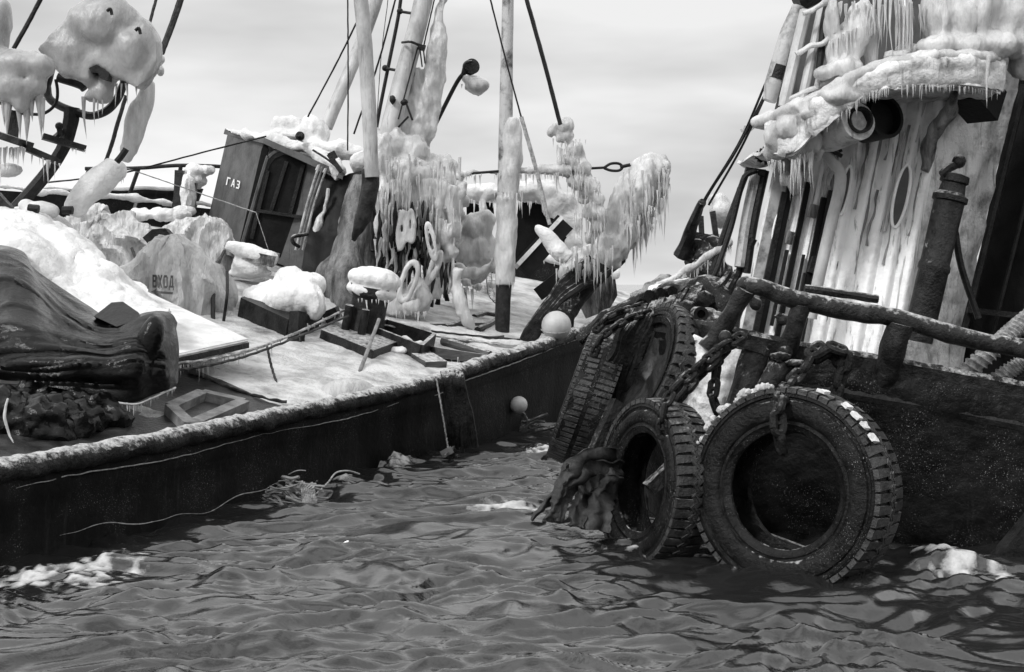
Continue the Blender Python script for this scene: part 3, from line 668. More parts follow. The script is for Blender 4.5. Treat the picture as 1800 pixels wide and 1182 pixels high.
bm = B(); prism(bm, L([(1045, 500), (1066, 470), (1084, 500), (1086, 522), (1070, 545), (1030, 560), (1020, 540)], 22.2), V((0, .3, 0))); wob(bm, .05, 3); obj('bow_bracket', bm, ICED, sp_)
# iced arm, dark hatch lids and snow at the bow
bm = B(); itube(bm, [(946, 400), (965, 420), (985, 445), (1000, 455)], [9, 15, 17, 12], 20.6, 20, 10, .03)
blob(bm, 948, 402, 20.6, 11, 9); bm = remesh(bm, .024, 3, .02, 6); icicles(bm, L([(965, 440), (1000, 468)], 20.5), 6, .06, .2); obj('iced_arm', bm, SNOW, boat)
bm = B(); prism(bm, L([(912, 350), (950, 352), (990, 395), (1000, 430), (960, 440), (935, 450), (905, 470), (902, 440)], 24.5), V((0, .1, 0))); obj('bow_locker', bm, DARK, boat)
bm = B(); prism(bm, L([(820, 352), (866, 350), (870, 390), (845, 400), (820, 380)], 24.8), V((0, .1, 0))); obj('bow_locker', bm, DARK, boat)
bm = B()
for a in ((840, 340, 24.4, 60, 16), (850, 370, 24.2, 8, 24), (930, 335, 24.3, 60, 20), (985, 360, 24.2, 36, 26), (1005, 395, 24.2, 26, 30), (960, 340, 24.2, 34, 18), (1010, 430, 24, 20, 20)): blob(bm, *a)
bm = remesh(bm, .04, 3, .10, 2, .03, 8); icicles(bm, L([(820, 352), (870, 355), (940, 355), (975, 375), (995, 400)], 24.0), 46, .06, .35, .02); obj('snow_bank', bm, SNOW, boat)
bm = B(); bar(bm, P(916, 474, 22.8), P(992, 392, 23.4), .34, .10, V((0, 1, 0))); lid = obj('timber_stay', bm, DARK, boat)
bm = B(); bar(bm, P(908, 468, 22.7), P(986, 384, 23.3), .07, .14, V((0, 1, 0))); wob(bm, .01, 6); obj('snow', bm, SNOW, lid)
bm = B(); bar(bm, P(950, 515, 22.6), P(990, 484, 22.9), .22, .2, V((0, 1, 0))); obj('deck_chock', bm, DARK, boat)
LUMP = 0
# ---------------- top left: ring stand, platform, iced drum (parts of the boat)
bm = B()
ring = [(82 , 150), (86, 172), (104, 186), (130, 196), (160, 204), (186, 196), (204, 178), (214, 156), (218, 140), (205, 100), (150, 80), (100, 100), (82, 150)]
tube(bm, L(ring, 17.6), .05, 60, 10, 0, 1, 1.6); wheel = obj('ring_frame', bm, IRON, boat)
bm = B(); tube(bm, L([(126, 190), (124, 215), (110, 262), (70, 320), (0, 395), (-40, 430)], 17.6), [.1, .1, .085, .085, .085, .09], 24, 8, .004); obj('stand', bm, IRON, wheel)
bm = B(); bar(bm, P(75, 240, 17.2), P(150, 262, 17.4), .16, .07); obj('cross_arm', bm, IRONF, wheel)
bm = B(); ball(bm, P(104, 222, 17.4), .05); bar(bm, P(104, 226, 17.4), P(106, 240, 17.4), .05, .05); bar(bm, P(92, 246, 17.3), P(110, 230, 17.5), .05, .05); obj('clamp', bm, IRONF, wheel)
bm = B(); tube(bm, L([(98, 140), (101, 158), (100, 176), (92, 190), (76, 200), (56, 201), (20, 196), (0, 180)], 17.3), .02, 30, 7); obj('cable', bm, IRON, wheel)
bm = B(); tube(bm, L([(102, 136), (140, 148), (150, 156)], 17.4), .06, 8, 8); obj('brace', bm, IRON, wheel)
bm = B()
disc = [(65, 88), (80, 62), (95, 46), (118, 22), (140, 2), (165, -14), (200, -14), (222, 4), (246, 26), (264, 48), (276, 72), (278, 100), (270, 122), (256, 142), (240, 156), (228, 150), (215, 140), (196, 132), (176, 116), (160, 116), (158, 140), (145, 142), (108, 130), (92, 112)]
prism(bm, L(disc, 16.9), V((0, .34, 0)))
blob(bm, 175, 40, 17.0, 70, 50, .3); blob(bm, 235, 90, 17.0, 36, 46, .28); blob(bm, 130, 85, 17.05, 46, 40, .24); blob(bm, 178, 165, 17.1, 22, 20, .16); blob(bm, 165, 145, 17.1, 14, 12, .15); blob(bm, 190, 140, 17.1, 14, 16, .15); blob(bm, 158, 172, 17.1, 12, 10, .12)
bm = remesh(bm, .035, 6, .06, 2.6, .008, 14)
for (x, l, r) in ((147, .5, .03), (166, .35, .02), (172, .28, .016), (180, .22, .016), (222, .25, .02), (240, .16, .02), (205, .3, .014), (214, .2, .014)):
    cone(bm, P(x, 172 if x < 185 else 148, 17), l, r)
obj('ice_cake', bm, ICESH, wheel)
bm = B(); prism(bm, L([(156, 120), (170, 114), (192, 128), (190, 142), (176, 138), (172, 128), (160, 128)], 16.86), V((0, .3, 0))); obj('exposed_bracket', bm, IRON, wheel)
for q in ((192, 20), (242, 54)):
    bm = B(); tube(bm, L([(q[0] - 4, q[1]), (q[0] + 2, q[1] - 4), (q[0] + 5, q[1] + 6)], 16.6), .02, 8, 6, .004); obj('fitting', bm, IRON, wheel)
# iced drum left edge
bm = B()
for a in ((30, 115, 16.5, 66, 30, .3), (70, 118, 16.5, 32, 24, .26), (20, 150, 16.5, 50, 36, .25), (60, 150, 16.5, 26, 26, .2), (-20, 60, 16.6, 36, 70, .3), (8, 30, 16.6, 12, 40, .2), (40, 180, 16.5, 18, 24, .14)): blob(bm, *a)
bm = remesh(bm, .035, 6, .05, 2.6, .008, 14)
for (x, y, l, r) in ((16, 175, .45, .06), (32, 178, .45, .05), (45, 180, .5, .06), (68, 168, .5, .06), (74, 175, .4, .04), (8, 170, .35, .05), (55, 170, .3, .05)): cone(bm, P(x, y, 16.5), l, r, 8)
drum = obj('iced_drum', bm, ICESH, boat)
bm = B(); bar(bm, P(-30, 228, 16.6), P(46, 254, 16.6), .5, .08); bar(bm, P(44, 260, 16.6), P(104, 286, 16.8), .1, .07); bar(bm, P(-20, 215, 16.6), P(-20, 420, 16.6), .2, .2); bar(bm, P(26, 195, 16.8), P(22, 245, 16.8), .1, .1)
bar(bm, P(0, 300, 16.8), P(26, 298, 16.8), .06, .05); bar(bm, P(-10, 345, 16.7), P(14, 372, 16.7), .14, .14)
plat = obj('platform', bm, IRONF, boat)
bm = B(); icicles(bm, L([(0, 262), (46, 262)], 16.5), 20, .12, .5, .018); icicles(bm, L([(48, 268), (100, 290)], 16.6), 18, .08, .42, .014); blob(bm, 15, 300, 16.8, 26, 14, .1); wob(bm, .01, 9); obj('icicle_fringe', bm, ICE, plat)
bm = B(); icicles(bm, L([(124, 264), (150, 266)], 17.3), 9, .03, .16, .008); obj('icicle_fringe', bm, ICE, wheel)
# iced ropes: sausages
bm = B(); itube(bm, [(262, 140), (258, 165), (246, 195), (236, 225), (230, 255), (222, 285)], [11, 16, 19, 20, 17, 10], 17.8, 24, 14, .04, 3); blob(bm, 226, 262, 17.8, 18, 18)
bm = remesh(bm, .028, 4, .04, 4); obj('iced_shroud', bm, ICE, boat)
bm = B(); itube(bm, [(206, 285), (185, 310), (160, 335), (132, 362), (118, 372)], [18, 26, 26, 20, 12], 17.2, 24, 14, .05, 2.5); blob(bm, 205, 300, 17.2, 18, 20); blob(bm, 140, 372, 17.2, 18, 14)
bm = remesh(bm, .028, 4, .04, 3); icicles(bm, L([(200, 325), (218, 310)], 17.2), 3, .05, .15); obj('iced_shroud', bm, SNOW, boat)
bm = B(); blob(bm, 284, 105, 17.9, 7, 9); blob(bm, 282, 125, 17.9, 8, 12); bm = remesh(bm, .02, 3, .01, 8); obj('ice', bm, ICE, boat)
bm = B(); blob(bm, 75, 372, 17, 34, 20); blob(bm, 45, 362, 17, 16, 12); bm = remesh(bm, .028, 4, .04, 3); icicles(bm, L([(50, 378), (95, 385)], 17), 8, .04, .16, .01); ek = obj('iced_block', bm, SNOW, boat)
bm = B(); tube(bm, L([(50, 366), (68, 368)], 16.7), .05, 4, 8); tube(bm, L([(110, 370), (128, 370)], 17), .05, 4, 8); obj('axle', bm, IRON, ek)
bm = B(); tube(bm, L([(205, 285, 17), (214, 274, 17), (222, 262, 17)]), .04, 6, 8); obj('shackle', bm, IRON, boat)

# ---------------- bollards on the deck
def bollard(px, py, sc_, cap=True):
    c = D(px, py); bm = B()
    lathe(bm, c, UP, [(.30 * sc_, 0), (.30 * sc_, .1 * sc_), (.24 * sc_, .16 * sc_), (.24 * sc_, .62 * sc_), (.3 * sc_, .68 * sc_), (.3 * sc_, .78 * sc_)], 28)
    for k in (-.12, .12):
        lathe(bm, c + N3 * k - T3 * .3, UP, [(.055, 0), (.055, .5 * sc_)], 10)
    wob(bm, .012, 6); o = obj('bollard', bm, IRONF, boat)
    bm = B(); top = c + UP * .86 * sc_
    ball(bm, top, (.36 * sc_, .34 * sc_, .17 * sc_), 3, Matrix.Rotation(R(12), 4, 'Y')); ball(bm, top - UP * .16 * sc_, (.34 * sc_, .32 * sc_, .13 * sc_), 3, Matrix.Rotation(R(12), 4, 'Y'))
    ball(bm, top + V((.05, 0, -.02)), (.3, .3, .18), 2)
    bm = remesh(bm, .02, 2, .035, 5); bm2 = bm
    icicles(bm2, [top + V((-.25, -.25, -.26)) * sc_, top + V((.3, -.25, -.3)) * sc_], 10, .05, .28, .014); obj('snow_cap', bm2, SNOW, o)
    return o
bollard(637, 602, .98)
bm = B(); hexa(bm, [D(560, 602, -.1), D(652, 640, -.1), D(698, 622, -.1), D(600, 590, -.1), D(560, 602, .17), D(652, 640, .17), D(698, 622, .17), D(600, 590, .17)]); wob(bm, .01, 4)
obj('bollard_plinth', bm, IRONF, boat)
# snow-topped vent box behind
bm = B(); c = D(436, 500)
hexa(bm, L([(398, 448, 20.6), (478, 470, 20.3), (488, 462, 21.1), (410, 440, 21.4), (394, 432, 20.6), (484, 452, 20.3), (492, 446, 21.1), (404, 426, 21.4)]))
wob(bm, .02, 4); vb = obj('vent_box', bm, ICED, boat)
bm = B(); itube(bm, [(398, 430), (420, 436), (450, 446), (478, 456), (488, 458)], [9, 13, 14, 14, 8], 20.5, 20, 12, .03, 5, ); itube(bm, [(410, 462), (440, 470), (465, 472)], [14, 18, 12], 20.6, 16)
blob(bm, 440, 480, 20.7, 44, 10)
bm = remesh(bm, .026, 3, .03, 5); obj('snow', bm, SNOW, vb)
# big snow covered winch: dark base + lump
bm = B(); hexa(bm, [D(415, 565, -.05), D(500, 600, -.05), D(560, 588, -.05), D(480, 540, -.05), D(415, 565, .32), D(500, 600, .28), D(562, 588, .3), D(480, 540, .3)]); wob(bm, .02, 3)
wn_ = obj('deck_winch', bm, IRON, boat)
bm = B()
for a in ((470, 530, 18.6, 52, 36, .42), (510, 530, 18.3, 46, 40, .4), (535, 505, 18.6, 40, 30, .4), (515, 488, 18.8, 28, 18, .3), (555, 540, 18.2, 22, 26, .25), (440, 540, 18.9, 26, 24, .3), (498, 500, 18.8, 18, 20, .2), (545, 525, 18.2, 30, 26, .25)): blob(bm, *a)
bm = remesh(bm, .03, 3, .08, 3, .02, 10); icicles(bm, L([(450, 570), (560, 572)], 18.0), 18, .04, .16, .012); obj('snow', bm, SNOW, wn_)
bm = B(); bar(bm, D(520, 606), P(524, 548, 17.6), .16, .14); bar(bm, P(508, 604, 17.6), P(520, 602, 17.4), .16, .1); wob(bm, .01, 5); obj('deck_post', bm, IRON, boat)
bm = B(); bar(bm, P(572, 560, 19), P(596, 548, 19), .3, .16); wob(bm, .03, 4); obj('deck_chock', bm, IRONF, boat)
# hatch coaming
def frame(name, cs, h, th, mat, parent=None, **kw):
    bm = B(); n = len(cs)
    for i in range(n):
        a, b_ = cs[i], cs[(i + 1) % n]
        if a is None or b_ is None: continue
        bar(bm, a, b_, th, h, UP)
    return obj(name, bm, mat, parent, **kw)
frame('hatch_coaming', [D(672, 592, .12), D(758, 618, .12), D(735, 640, .12), D(650, 606, .12)], .26, .05, IRONF, boat)
bm = B(); bar(bm, D(740, 640, .05), D(765, 655, .05), .3, .18); bar(bm, D(760, 632, .1), D(852, 645, .1), .5, .12); wob(bm, .02, 4); obj('deck_box', bm, WOOD, boat)
bm = B(); icicles(bm, [D(755, 640, .1), D(850, 650, .1)], 14, .05, .22, .012); obj('icicle_fringe', bm, ICE, boat)

# ================================================================ LOOSE THINGS ON THE LEFT BOAT
# tarpaulin-covered bundles
random.seed(77)
t2 = mound(D(300, 536), .66, .68, .88, 7, .12, (0, .08), 1.9, .14, 1.5, 3, crump=.06)
bv = BVHTree.FromBMesh(t2)
T2O = obj('covered_bundle', t2, CANV, None, 'pale canvas-covered bundle lettered ВХОД, standing on the snowy deck', 'tarpaulin', 'canvas covered bundles on deck')
bm = B(); tube(bm, [D(222, 500, .5), D(250, 520, .22), D(300, 545, .1), D(350, 545, .15), D(384, 500, .5)], .022, 30, 6, .01); 
obj('lashing', bm, ROPE, T2O)
GL = {'В': [(0, 0, .26, 1), (.2, .82, .8, 1), (.2, .42, .8, .6), (.2, 0, .8, .18), (.58, .55, .84, .9), (.6, .1, .88, .5)],
      'О': [(0, .1, .26, .9), (.6, .1, .86, .9), (.12, .82, .74, 1), (.12, 0, .74, .18)],
      'Г': [(0, 0, .24, 1), (.2, .82, .8, 1)],
      'З': [(.08, .82, .75, 1), (.25, .42, .75, .58), (.08, 0, .75, .18), (.58, .54, .82, .88), (.58, .1, .84, .46)]}
SL = {'Х': [((0, 0), (.28, 0), (.9, 1), (.62, 1)), ((.62, 0), (.9, 0), (.28, 1), (0, 1))],
      'Д': [((.3, .8), (.85, .8), (.85, 1), (.3, 1)), ((.62, .1), (.85, .1), (.85, .85), (.62, .85)), ((.1, .1), (.34, .1), (.5, .85), (.3, .85)), ((0, .06), (.98, .06), (.98, .22), (0, .22)), ((0, -.12), (.18, -.12), (.18, .1), (0, .1)), ((.8, -.12), (.98, -.12), (.98, .1), (.8, .1))],
      'А': [((0, 0), (.22, 0), (.54, 1), (.34, 1)), ((.66, 0), (.88, 0), (.54, 1), (.34, 1)), ((.2, .25), (.7, .25), (.66, .4), (.24, .4))]}
def letters(text, place, size, mat, parent, name):
    b_ = bmesh.new(); x = 0; z = 0
    for ch in text:
        qs = [((a, c), (d, c), (d, e), (a, e)) for a, c, d, e in GL.get(ch, [])] + SL.get(ch, [])
        for q in qs:
            z += .0012; g_ = []
            for i in range(7):
                g_.append([b_.verts.new(place(x + (q[0][0] * (1 - k / 6) + q[1][0] * k / 6) * (1 - i / 6) + (q[3][0] * (1 - k / 6) + q[2][0] * k / 6) * i / 6, (q[0][1] * (1 - k / 6) + q[1][1] * k / 6) * (1 - i / 6) + (q[3][1] * (1 - k / 6) + q[2][1] * k / 6) * i / 6) + V((0, -z, 0))) for k in range(7)])
            for i in range(6):
                for k in range(6): b_.faces.new((g_[i][k], g_[i][k + 1], g_[i + 1][k + 1], g_[i + 1][k]))
        x += 1.12
    return obj(name, b_, mat, parent, smooth=None, recalc=False)
def on_tarp(px, py):
    u = P(px, py, 1) - V((0, 0, CAMH)); h = bv.ray_cast(V((0, 0, CAMH)), u.normalized())
    return (h[0] - u.normalized() * .05) if h[0] else P(px, py, 18)
# letters stencilled on the cloth follow its folds
letters('ВХОД', lambda x, y: on_tarp(268 + x * 8.8, 506 - y * 23 + x * .4), 1, PAINTB, T2O, 'lettering')
bm = B()
ar = [(267, 513), (277, 507.5), (277, 511.5), (306, 514), (305, 518), (277, 516), (277, 519.5)]

bm.faces.new([bm.verts.new((q[0], q[1], 0)) for q in ar]); bmesh.ops.triangulate(bm, faces=bm.faces)
for _ in range(3): bmesh.ops.subdivide_edges(bm, edges=bm.edges[:], cuts=2, use_grid_fill=True); bmesh.ops.triangulate(bm, faces=bm.faces)
for v in bm.verts: v.co = on_tarp(v.co.x, v.co.y) + V((0, -.05, 0))
obj('arrow', bm, PAINTB, T2O)
t3 = mound(D(342, 474), .6, .56, .86, 4, .06, (0, 0), 2.1, .18, 1.8, 9, crump=.12); obj('covered_bundle', t3, CANVS, None, 'shiny ice-glazed canvas bundle in front of the grey cabin', 'tarpaulin', 'canvas covered bundles on deck')
t1 = mound(D(172, 462), .75, .72, .66, 4, .06, (0, 0), 1.7, .26, 1.8, 14, crump=.14); obj('covered_bundle', t1, CANVS, None, 'crumpled snowy canvas heap at the back left, under the iced rope', 'tarpaulin', 'canvas covered bundles on deck')
bm = B(); prism(bm, L([(250, 418), (268, 404), (290, 402), (300, 412), (285, 425), (262, 430)], 19.8), V((0, .25, 0))); wob(bm, .04, 4); obj('bundle_flap', bm, IRON, None, 'dark rope-tied lump showing between the canvas bundles', 'bundle')
# straps, small post, hooks on deck
bm = B(); tube(bm, [D(392, 572, 0), D(390, 572, .4), D(385, 560, .62)], .02, 12, 6); tube(bm, L([(385, 490, 18.9), (393, 488, 18.9), (398, 486, 18.9)]), .03, 6, 6); bar(bm, D(386, 576, .02), D(400, 578, .02), .1, .03)
obj('iron_rod', bm, IRON, None, 'thin black T-headed rod standing upright on the snow beside the lettered bundle', 'rod')
bm = B(); tube(bm, [D(374, 570, 0), D(368, 560, .3), D(366, 545, .55), D(374, 530, .6)], .028, 16, 6, .01); obj('hose_end', bm, IRON, None, 'short dark hose bent up against the lettered bundle', 'hose')
# snow heap over the slab and tarpaulin
bm = sheet(rows_fit([L([(-60, 400, 17.8), (0, 395, 17.8), (60, 392, 17.8), (120, 415, 17.6), (170, 450, 17.3), (215, 492, 17), (250, 522, 16.6), (300, 552, 15.4)]),
    L([(-60, 378, 17.0), (0, 370, 16.8), (45, 368, 16.8), (100, 398, 16.6), (150, 438, 16.3), (196, 478, 16), (232, 512, 15.6), (296, 548, 15)]),
    L([(-60, 392, 16.2), (0, 390, 16), (50, 396, 16), (100, 430, 15.8), (140, 468, 15.6), (180, 505, 15.3), (226, 532, 15), (296, 556, 14.5)]),
    L([(-60, 420, 15.4), (0, 425, 15.3), (40, 432, 15.2), (90, 470, 15.1), (130, 508, 14.9), (165, 540, 14.6), (220, 556, 14.4), (290, 564, 14.2)]),
    L([(-60, 460, 15.2), (0, 465, 15), (50, 476, 14.9), (96, 512, 14.8), (140, 552, 14.6), (175, 575, 14.4), (225, 582, 14.3), (290, 580, 14.2)])], 110, 60))
wob(bm, .13, 1.5, 2); wob(bm, .035, 5, 3); wob(bm, .01, 16); thicken(bm, .05)
obj('snow_heap', bm, SNOW, None, 'deep white snow heap lying between the black tarpaulin and the canvas bundles', 'snow heap', smooth=70)
# snow covered board
bm = B(); cs = L([(312, 640, 14.2), (438, 612, 15.2), (240, 517, 18.0), (120, 520, 17)])
prism(bm, cs, V((0, 0, .06))); bd = obj('hatch_board', bm, IRONF, None, 'dark flat board under smooth snow, icicles along its front edge', 'board')
bm = B(); prism(bm, [p + V((0, .01, .062)) for p in cs], V((0, 0, .035))); bmesh.ops.bevel(bm, geom=[e for e in bm.edges], offset=.015, segments=3, affect='EDGES'); wob(bm, .008, 5); obj('snow', bm, SNOW, bd)
bm = B(); itube(bm, [(300, 634, 14.2), (360, 632, 14.6), (400, 622, 14.9), (434, 616, 15.1)], 2.5, None, 20); icicles(bm, L([(308, 644, 14.15), (360, 636, 14.6), (432, 618, 15.1)]), 46, .05, .2, .007, .012); obj('icicle_fringe', bm, ICE, bd)
# black tarpaulin
rows = [L([(-90, 432, 15.2), (-30, 435, 15.0), (10, 436, 14.9), (40, 448, 14.8), (52, 470, 14.6), (90, 498, 14.4), (150, 540, 14.1), (200, 566, 13.9), (262, 556, 13.9), (296, 556, 13.9), (308, 572, 13.9)]),
        L([(-90, 470, 14.2), (-20, 462, 14.2), (20, 470, 14.1), (50, 488, 14.0), (80, 520, 13.9), (120, 556, 13.7), (170, 585, 13.4), (215, 590, 13.3), (255, 570, 13.3), (285, 566, 13.3), (309, 585, 13.5)]),
        L([(-90, 520, 13.4), (-20, 520, 13.4), (20, 530, 13.3), (60, 556, 13.2), (100, 580, 13.2), (150, 600, 13.0), (190, 606, 12.9), (230, 600, 12.8), (262, 600, 12.9), (288, 600, 13.0), (309, 615, 13.3)]),
        L([(-90, 600, 12.9), (-20, 600, 12.9), (20, 606, 12.8), (60, 620, 12.7), (110, 630, 12.7), (150, 636, 12.6), (190, 640, 12.6), (235, 636, 12.6), (262, 640, 12.8), (288, 640, 12.9), (308, 650, 13.2)]),
        L([(-90, 668, 12.8), (-20, 664, 12.8), (20, 668, 12.8), (60, 672, 12.7), (100, 684, 12.6), (150, 694, 12.6), (200, 700, 12.6), (236, 704, 12.7), (268, 694, 12.9), (292, 686, 13.0), (308, 676, 13.2)])]
g = rows_fit(rows, 150, 90); random.seed(2)
bm = sheet(g)
bm.normal_update()
bm.verts.ensure_lookup_table()
for k_, v in enumerate(bm.verts):
    p = v.co; j_, i_ = divmod(k_, 151); vv = j_ / 90; uu = i_ / 150
    s_ = vv * 3.1 + .7 * math.sin(uu * 2.6) + .35 * noise.noise(V((uu * 2.4, vv * 1.5, 1)))
    f1 = .5 + .5 * math.sin(s_ * 6.28); f2 = .5 + .5 * math.sin(s_ * 14.1 + 5 * uu)
    k2 = .3 + .9 * (.5 + .5 * noise.noise(V((uu * 3, vv * 2, 7))))
    rg_ = vv * 4.2 + .9 * uu * math.sin(1.2 + uu * 2) + .6 * noise.noise(V((uu * 2, vv * 2.4, 4)))
    f3 = max(0, 1 - abs(math.sin(rg_ * 3.1)) * 2.2) ** 1.5 + .6 * max(0, 1 - abs(math.sin(rg_ * 5.3 + 1 + uu * 3)) * 2.6) ** 1.5
    v.co += V((0, -1, .3)) * f3 * .032 * min(1, vv * 6) * (.3 + .7 * min(1, (1 - uu) * 5))
    v.co += V((0, -1, .15)) * (f1 ** 1.5 * .10 * k2 + f2 ** 2 * .03) * min(1, vv * 5) * min(1, (1 - uu) * 6) * min(1, (1 - vv) * 6 + .2) + noise.noise_vector(p * 2.2) * .03
TP = (thicken(bm, .03), obj('black_tarpaulin', bm, TARP, None, 'wet black folded tarpaulin over gear at the near left, fringed with small icicles', 'tarpaulin', smooth=60))[1]
bm = B(); ball(bm, P(262, 606, 12.85), (.12, .14, .27), 3, Matrix.Rotation(R(14), 4, 'Y')); wob(bm, .012, 5); obj('rolled_end', bm, TARP, TP)
bm = B(); icicles(bm, L([(190, 706, 12.5), (236, 712, 12.6), (268, 700, 12.8), (308, 682, 13.1)]), 24, .04, .13, .008, .01); obj('icicle_fringe', bm, ICE, TP); bm = B(); tube(bm, L([(150, 696, 12.5), (190, 705, 12.5), (236, 711, 12.6), (268, 700, 12.8), (308, 682, 13.1)]), .01, 50, 5, .004)
obj('frozen_hem', bm, ICE, TP)
bm = B(); prism(bm, L([(165, 556, 13.6), (196, 532, 13.7), (216, 530, 13.7), (244, 548, 13.5), (248, 560, 13.4), (206, 574, 13.3)]), V((0, .1, -.04))); wob(bm, .02, 6); obj('top_flap', bm, TARP, TP)
# dark frozen heap below it
bm = B()
for a in ((0, 750, 11.8, 60, 60, .3), (60, 745, 11.9, 60, 56, .3), (120, 740, 12.2, 70, 46, .3), (170, 730, 12.6, 50, 34, .3), (-60, 720, 12.4, 60, 60, .3), (80, 700, 12.7, 90, 30, .3), (30, 720, 12, 34, 36, .25), (150, 755, 12.4, 40, 30, .3), (-40, 740, 12, 60, 60, .3)): blob(bm, *a)
bm = remesh(bm, .028, 1, .24, 2.2, .05, 8, zs=1); obj('frozen_gear_heap', bm, TARP, None, 'black glistening heap of frozen gear under the tarpaulin by the near rail', 'gear heap')
bm = B(); itube(bm, [(14, 700), (10, 725), (14, 760), (24, 780)], [1.5, 3, 2, 1], 11.4, 20, 8, .02, 9); obj('ice_runnel', bm, ICE, None, 'narrow pale ice streak on the black gear heap at the left edge', 'ice')
# wooden frame on the near deck
frame('wooden_frame', [D(296, 742, .12), D(352, 716, .12), D(424, 732, .12), D(330, 775, .12)], .10, .12, PALEW, None, label='pale wooden frame lying on the wet deck just inside the near rail', cat='wooden frame')
bm = B(); tube(bm, [D(330, 672, .08), D(368, 684, .1), D(405, 700, .1), D(440, 712, .1), D(500, 724, .1)], .016, 60, 7, .02, 12); obj('deck_chain', bm, IRON, None, 'thin dark lumpy line lying along the edge of the bare wet deck', 'line')
# net float on the rail, twine
bm = B(); ball(bm, D(612, 700, .02), (.33, .3, .2), 3); obj('net_float', bm, CANV, None, 'low grey net-covered dome lying inside the rail below the bollard', 'float')
# ropes
def rope(name, pts, r, mat, label, n=60, jit=.004, lob=3, cat='rope', group=None, ice=0, **k):
    bm = B(); tube(bm, pts, r, n, 9, jit, 6, twist=.5, lobes=lob)
    if ice: icicles(bm, [p - V((0, 0, r if not isinstance(r, list) else r[0])) for p in pts], ice, .03, .12, .008, .006)
    return obj(name, bm, mat, None, label, cat, group, **k)
rope('mooring_rope', L([(300, 640, 14.1), (370, 632, 14.6), (440, 616, 15.2), (520, 586, 16.2), (600, 548, 18.2), (622, 540, 18.6)]), .015, ROPEL, 'upper of two taut ropes from the bollard, iced, running past the snowy board', ice=26, group='mooring ropes from the bollard')
rope('mooring_rope', L([(306, 652, 14.0), (370, 642, 14.5), (440, 624, 15.1), (525, 592, 16.1), (612, 556, 18.1)]), .014, ROPE, 'taut dark mooring rope just below the iced one, tied to the bollard', group='mooring ropes from the bollard')
rope('hanging_line', L([(470, 610, 15.6), (476, 640, 15.4), (486, 672, 15.2), (500, 700, 14.9), (519, 717, 14.5)]), .014, ROPE, 'thin dark line dangling from the mooring ropes to the deck')
bm = B(); tube(bm, L([(666, 562, 18.0), (652, 600, 17.4), (628, 665, 16.4)]), .024, 20, 7, .004); obj('pole', bm, PALEW, None, 'thin pale pole leaning from the bollard down to the deck', 'pole')
rope('steel_wire', L([(655, 560, 19), (755, 582, 19.4), (915, 598, 19.2)]), .014, IRON, 'dark steel wire stretched across the deck from bollard to far rail')
rope('steel_wire', L([(655, 566, 19), (760, 590, 19), (880, 606, 18.8)]), .012, ROPEL, 'pale thin wire stretched low over the deck beneath the dark steel wire')
bm = B(); itube(bm, [(700, 574), (725, 576), (758, 582)], [8, 10, 8], 19.2, 14, 9, .03, 8); icicles(bm, L([(700, 584), (758, 590)], 19.1), 12, .03, .14, .01); obj('iced_bar', bm, ICE, None, 'short thick ice-coated bar hanging on the steel wire over the hatch', 'iced bar')
bm = B(); itube(bm, [(830, 596), (880, 604), (920, 604)], [3, 7, 4], 19.1, 16, 8, .03); obj('ice_fringe', bm, ICE, None, 'row of icicles hanging off the wire near the far rail', 'icicles')
bm = B(); tube(bm, [D(776, 612, .1), D(858, 640, .12)], .06, 6, 8, .004); obj('spar', bm, WOOD, None, 'dark round spar lying on deck inside the rail', 'spar')
bm = B(); bar(bm, D(800, 610, .05), D(880, 600, .05), .1, .08); bar(bm, D(760, 580, .05), D(850, 578, .05), .12, .08); obj('plank', bm, WOOD, None, 'frosted planks lying flat between the steel wire and the far rail', 'planks')
for pts, lb in (([(808, 545), (815, 565), (800, 578), (780, 584)], 'dark stiff hose curling under the hanging iced ropes'), ([(832, 565), (850, 560), (868, 562), (876, 556)], 'dark hose lying on deck left of the iced derrick post'), ([(838, 588), (860, 578), (880, 566)], 'second dark hose on deck, nearer the foot of the derrick post'), ([(852, 500), (862, 525), (872, 540), (880, 548)], 'frozen hose dropping from the iced gear behind the post')):
    bm = B(); tube(bm, [D(q[0], q[1], .06 + (.25 if i == 0 and q[1] < 550 else 0)) for i, q in enumerate(pts)], .055, 24, 8, .008); obj('hose', bm, IRONF, None, lb, 'hose', 'hoses on the deck')
bm = B(); blob(bm, 712, 600, 18.6, 15, 10); blob(bm, 700, 617, 18.0, 20, 9); blob(bm, 735, 604, 18.6, 12, 7); bm = remesh(bm, .02, 3, .04, 6); obj('snow_clump', bm, SNOW, None, 'small white snow clump on the edge of the open hatch', 'snow clump')
# buoys
bm = B(); ball(bm, P(978, 573, 19.9), .21, 3); by = obj('buoy', bm, BUOY, None, 'pale round buoy resting behind the rail at the foot of the stem ropes', 'buoy', 'pale round buoys', smooth=60)
bm = B(); tube(bm, [P(978 + 26.8 * math.cos(a), 573 + 7 * math.sin(a) + 6, 19.9 - .2 * abs(math.sin(a))) for a in [i * math.pi / 12 for i in range(0, 13)]], .006, 20, 5); obj('seam', bm, ROPEL, by)
bm = B(); ball(bm, P(912, 712, 18.6), .115, 3); obj('buoy', bm, BUOY, None, 'small grey buoy hanging against the black hull just above the water', 'buoy', 'pale round buoys', smooth=60)
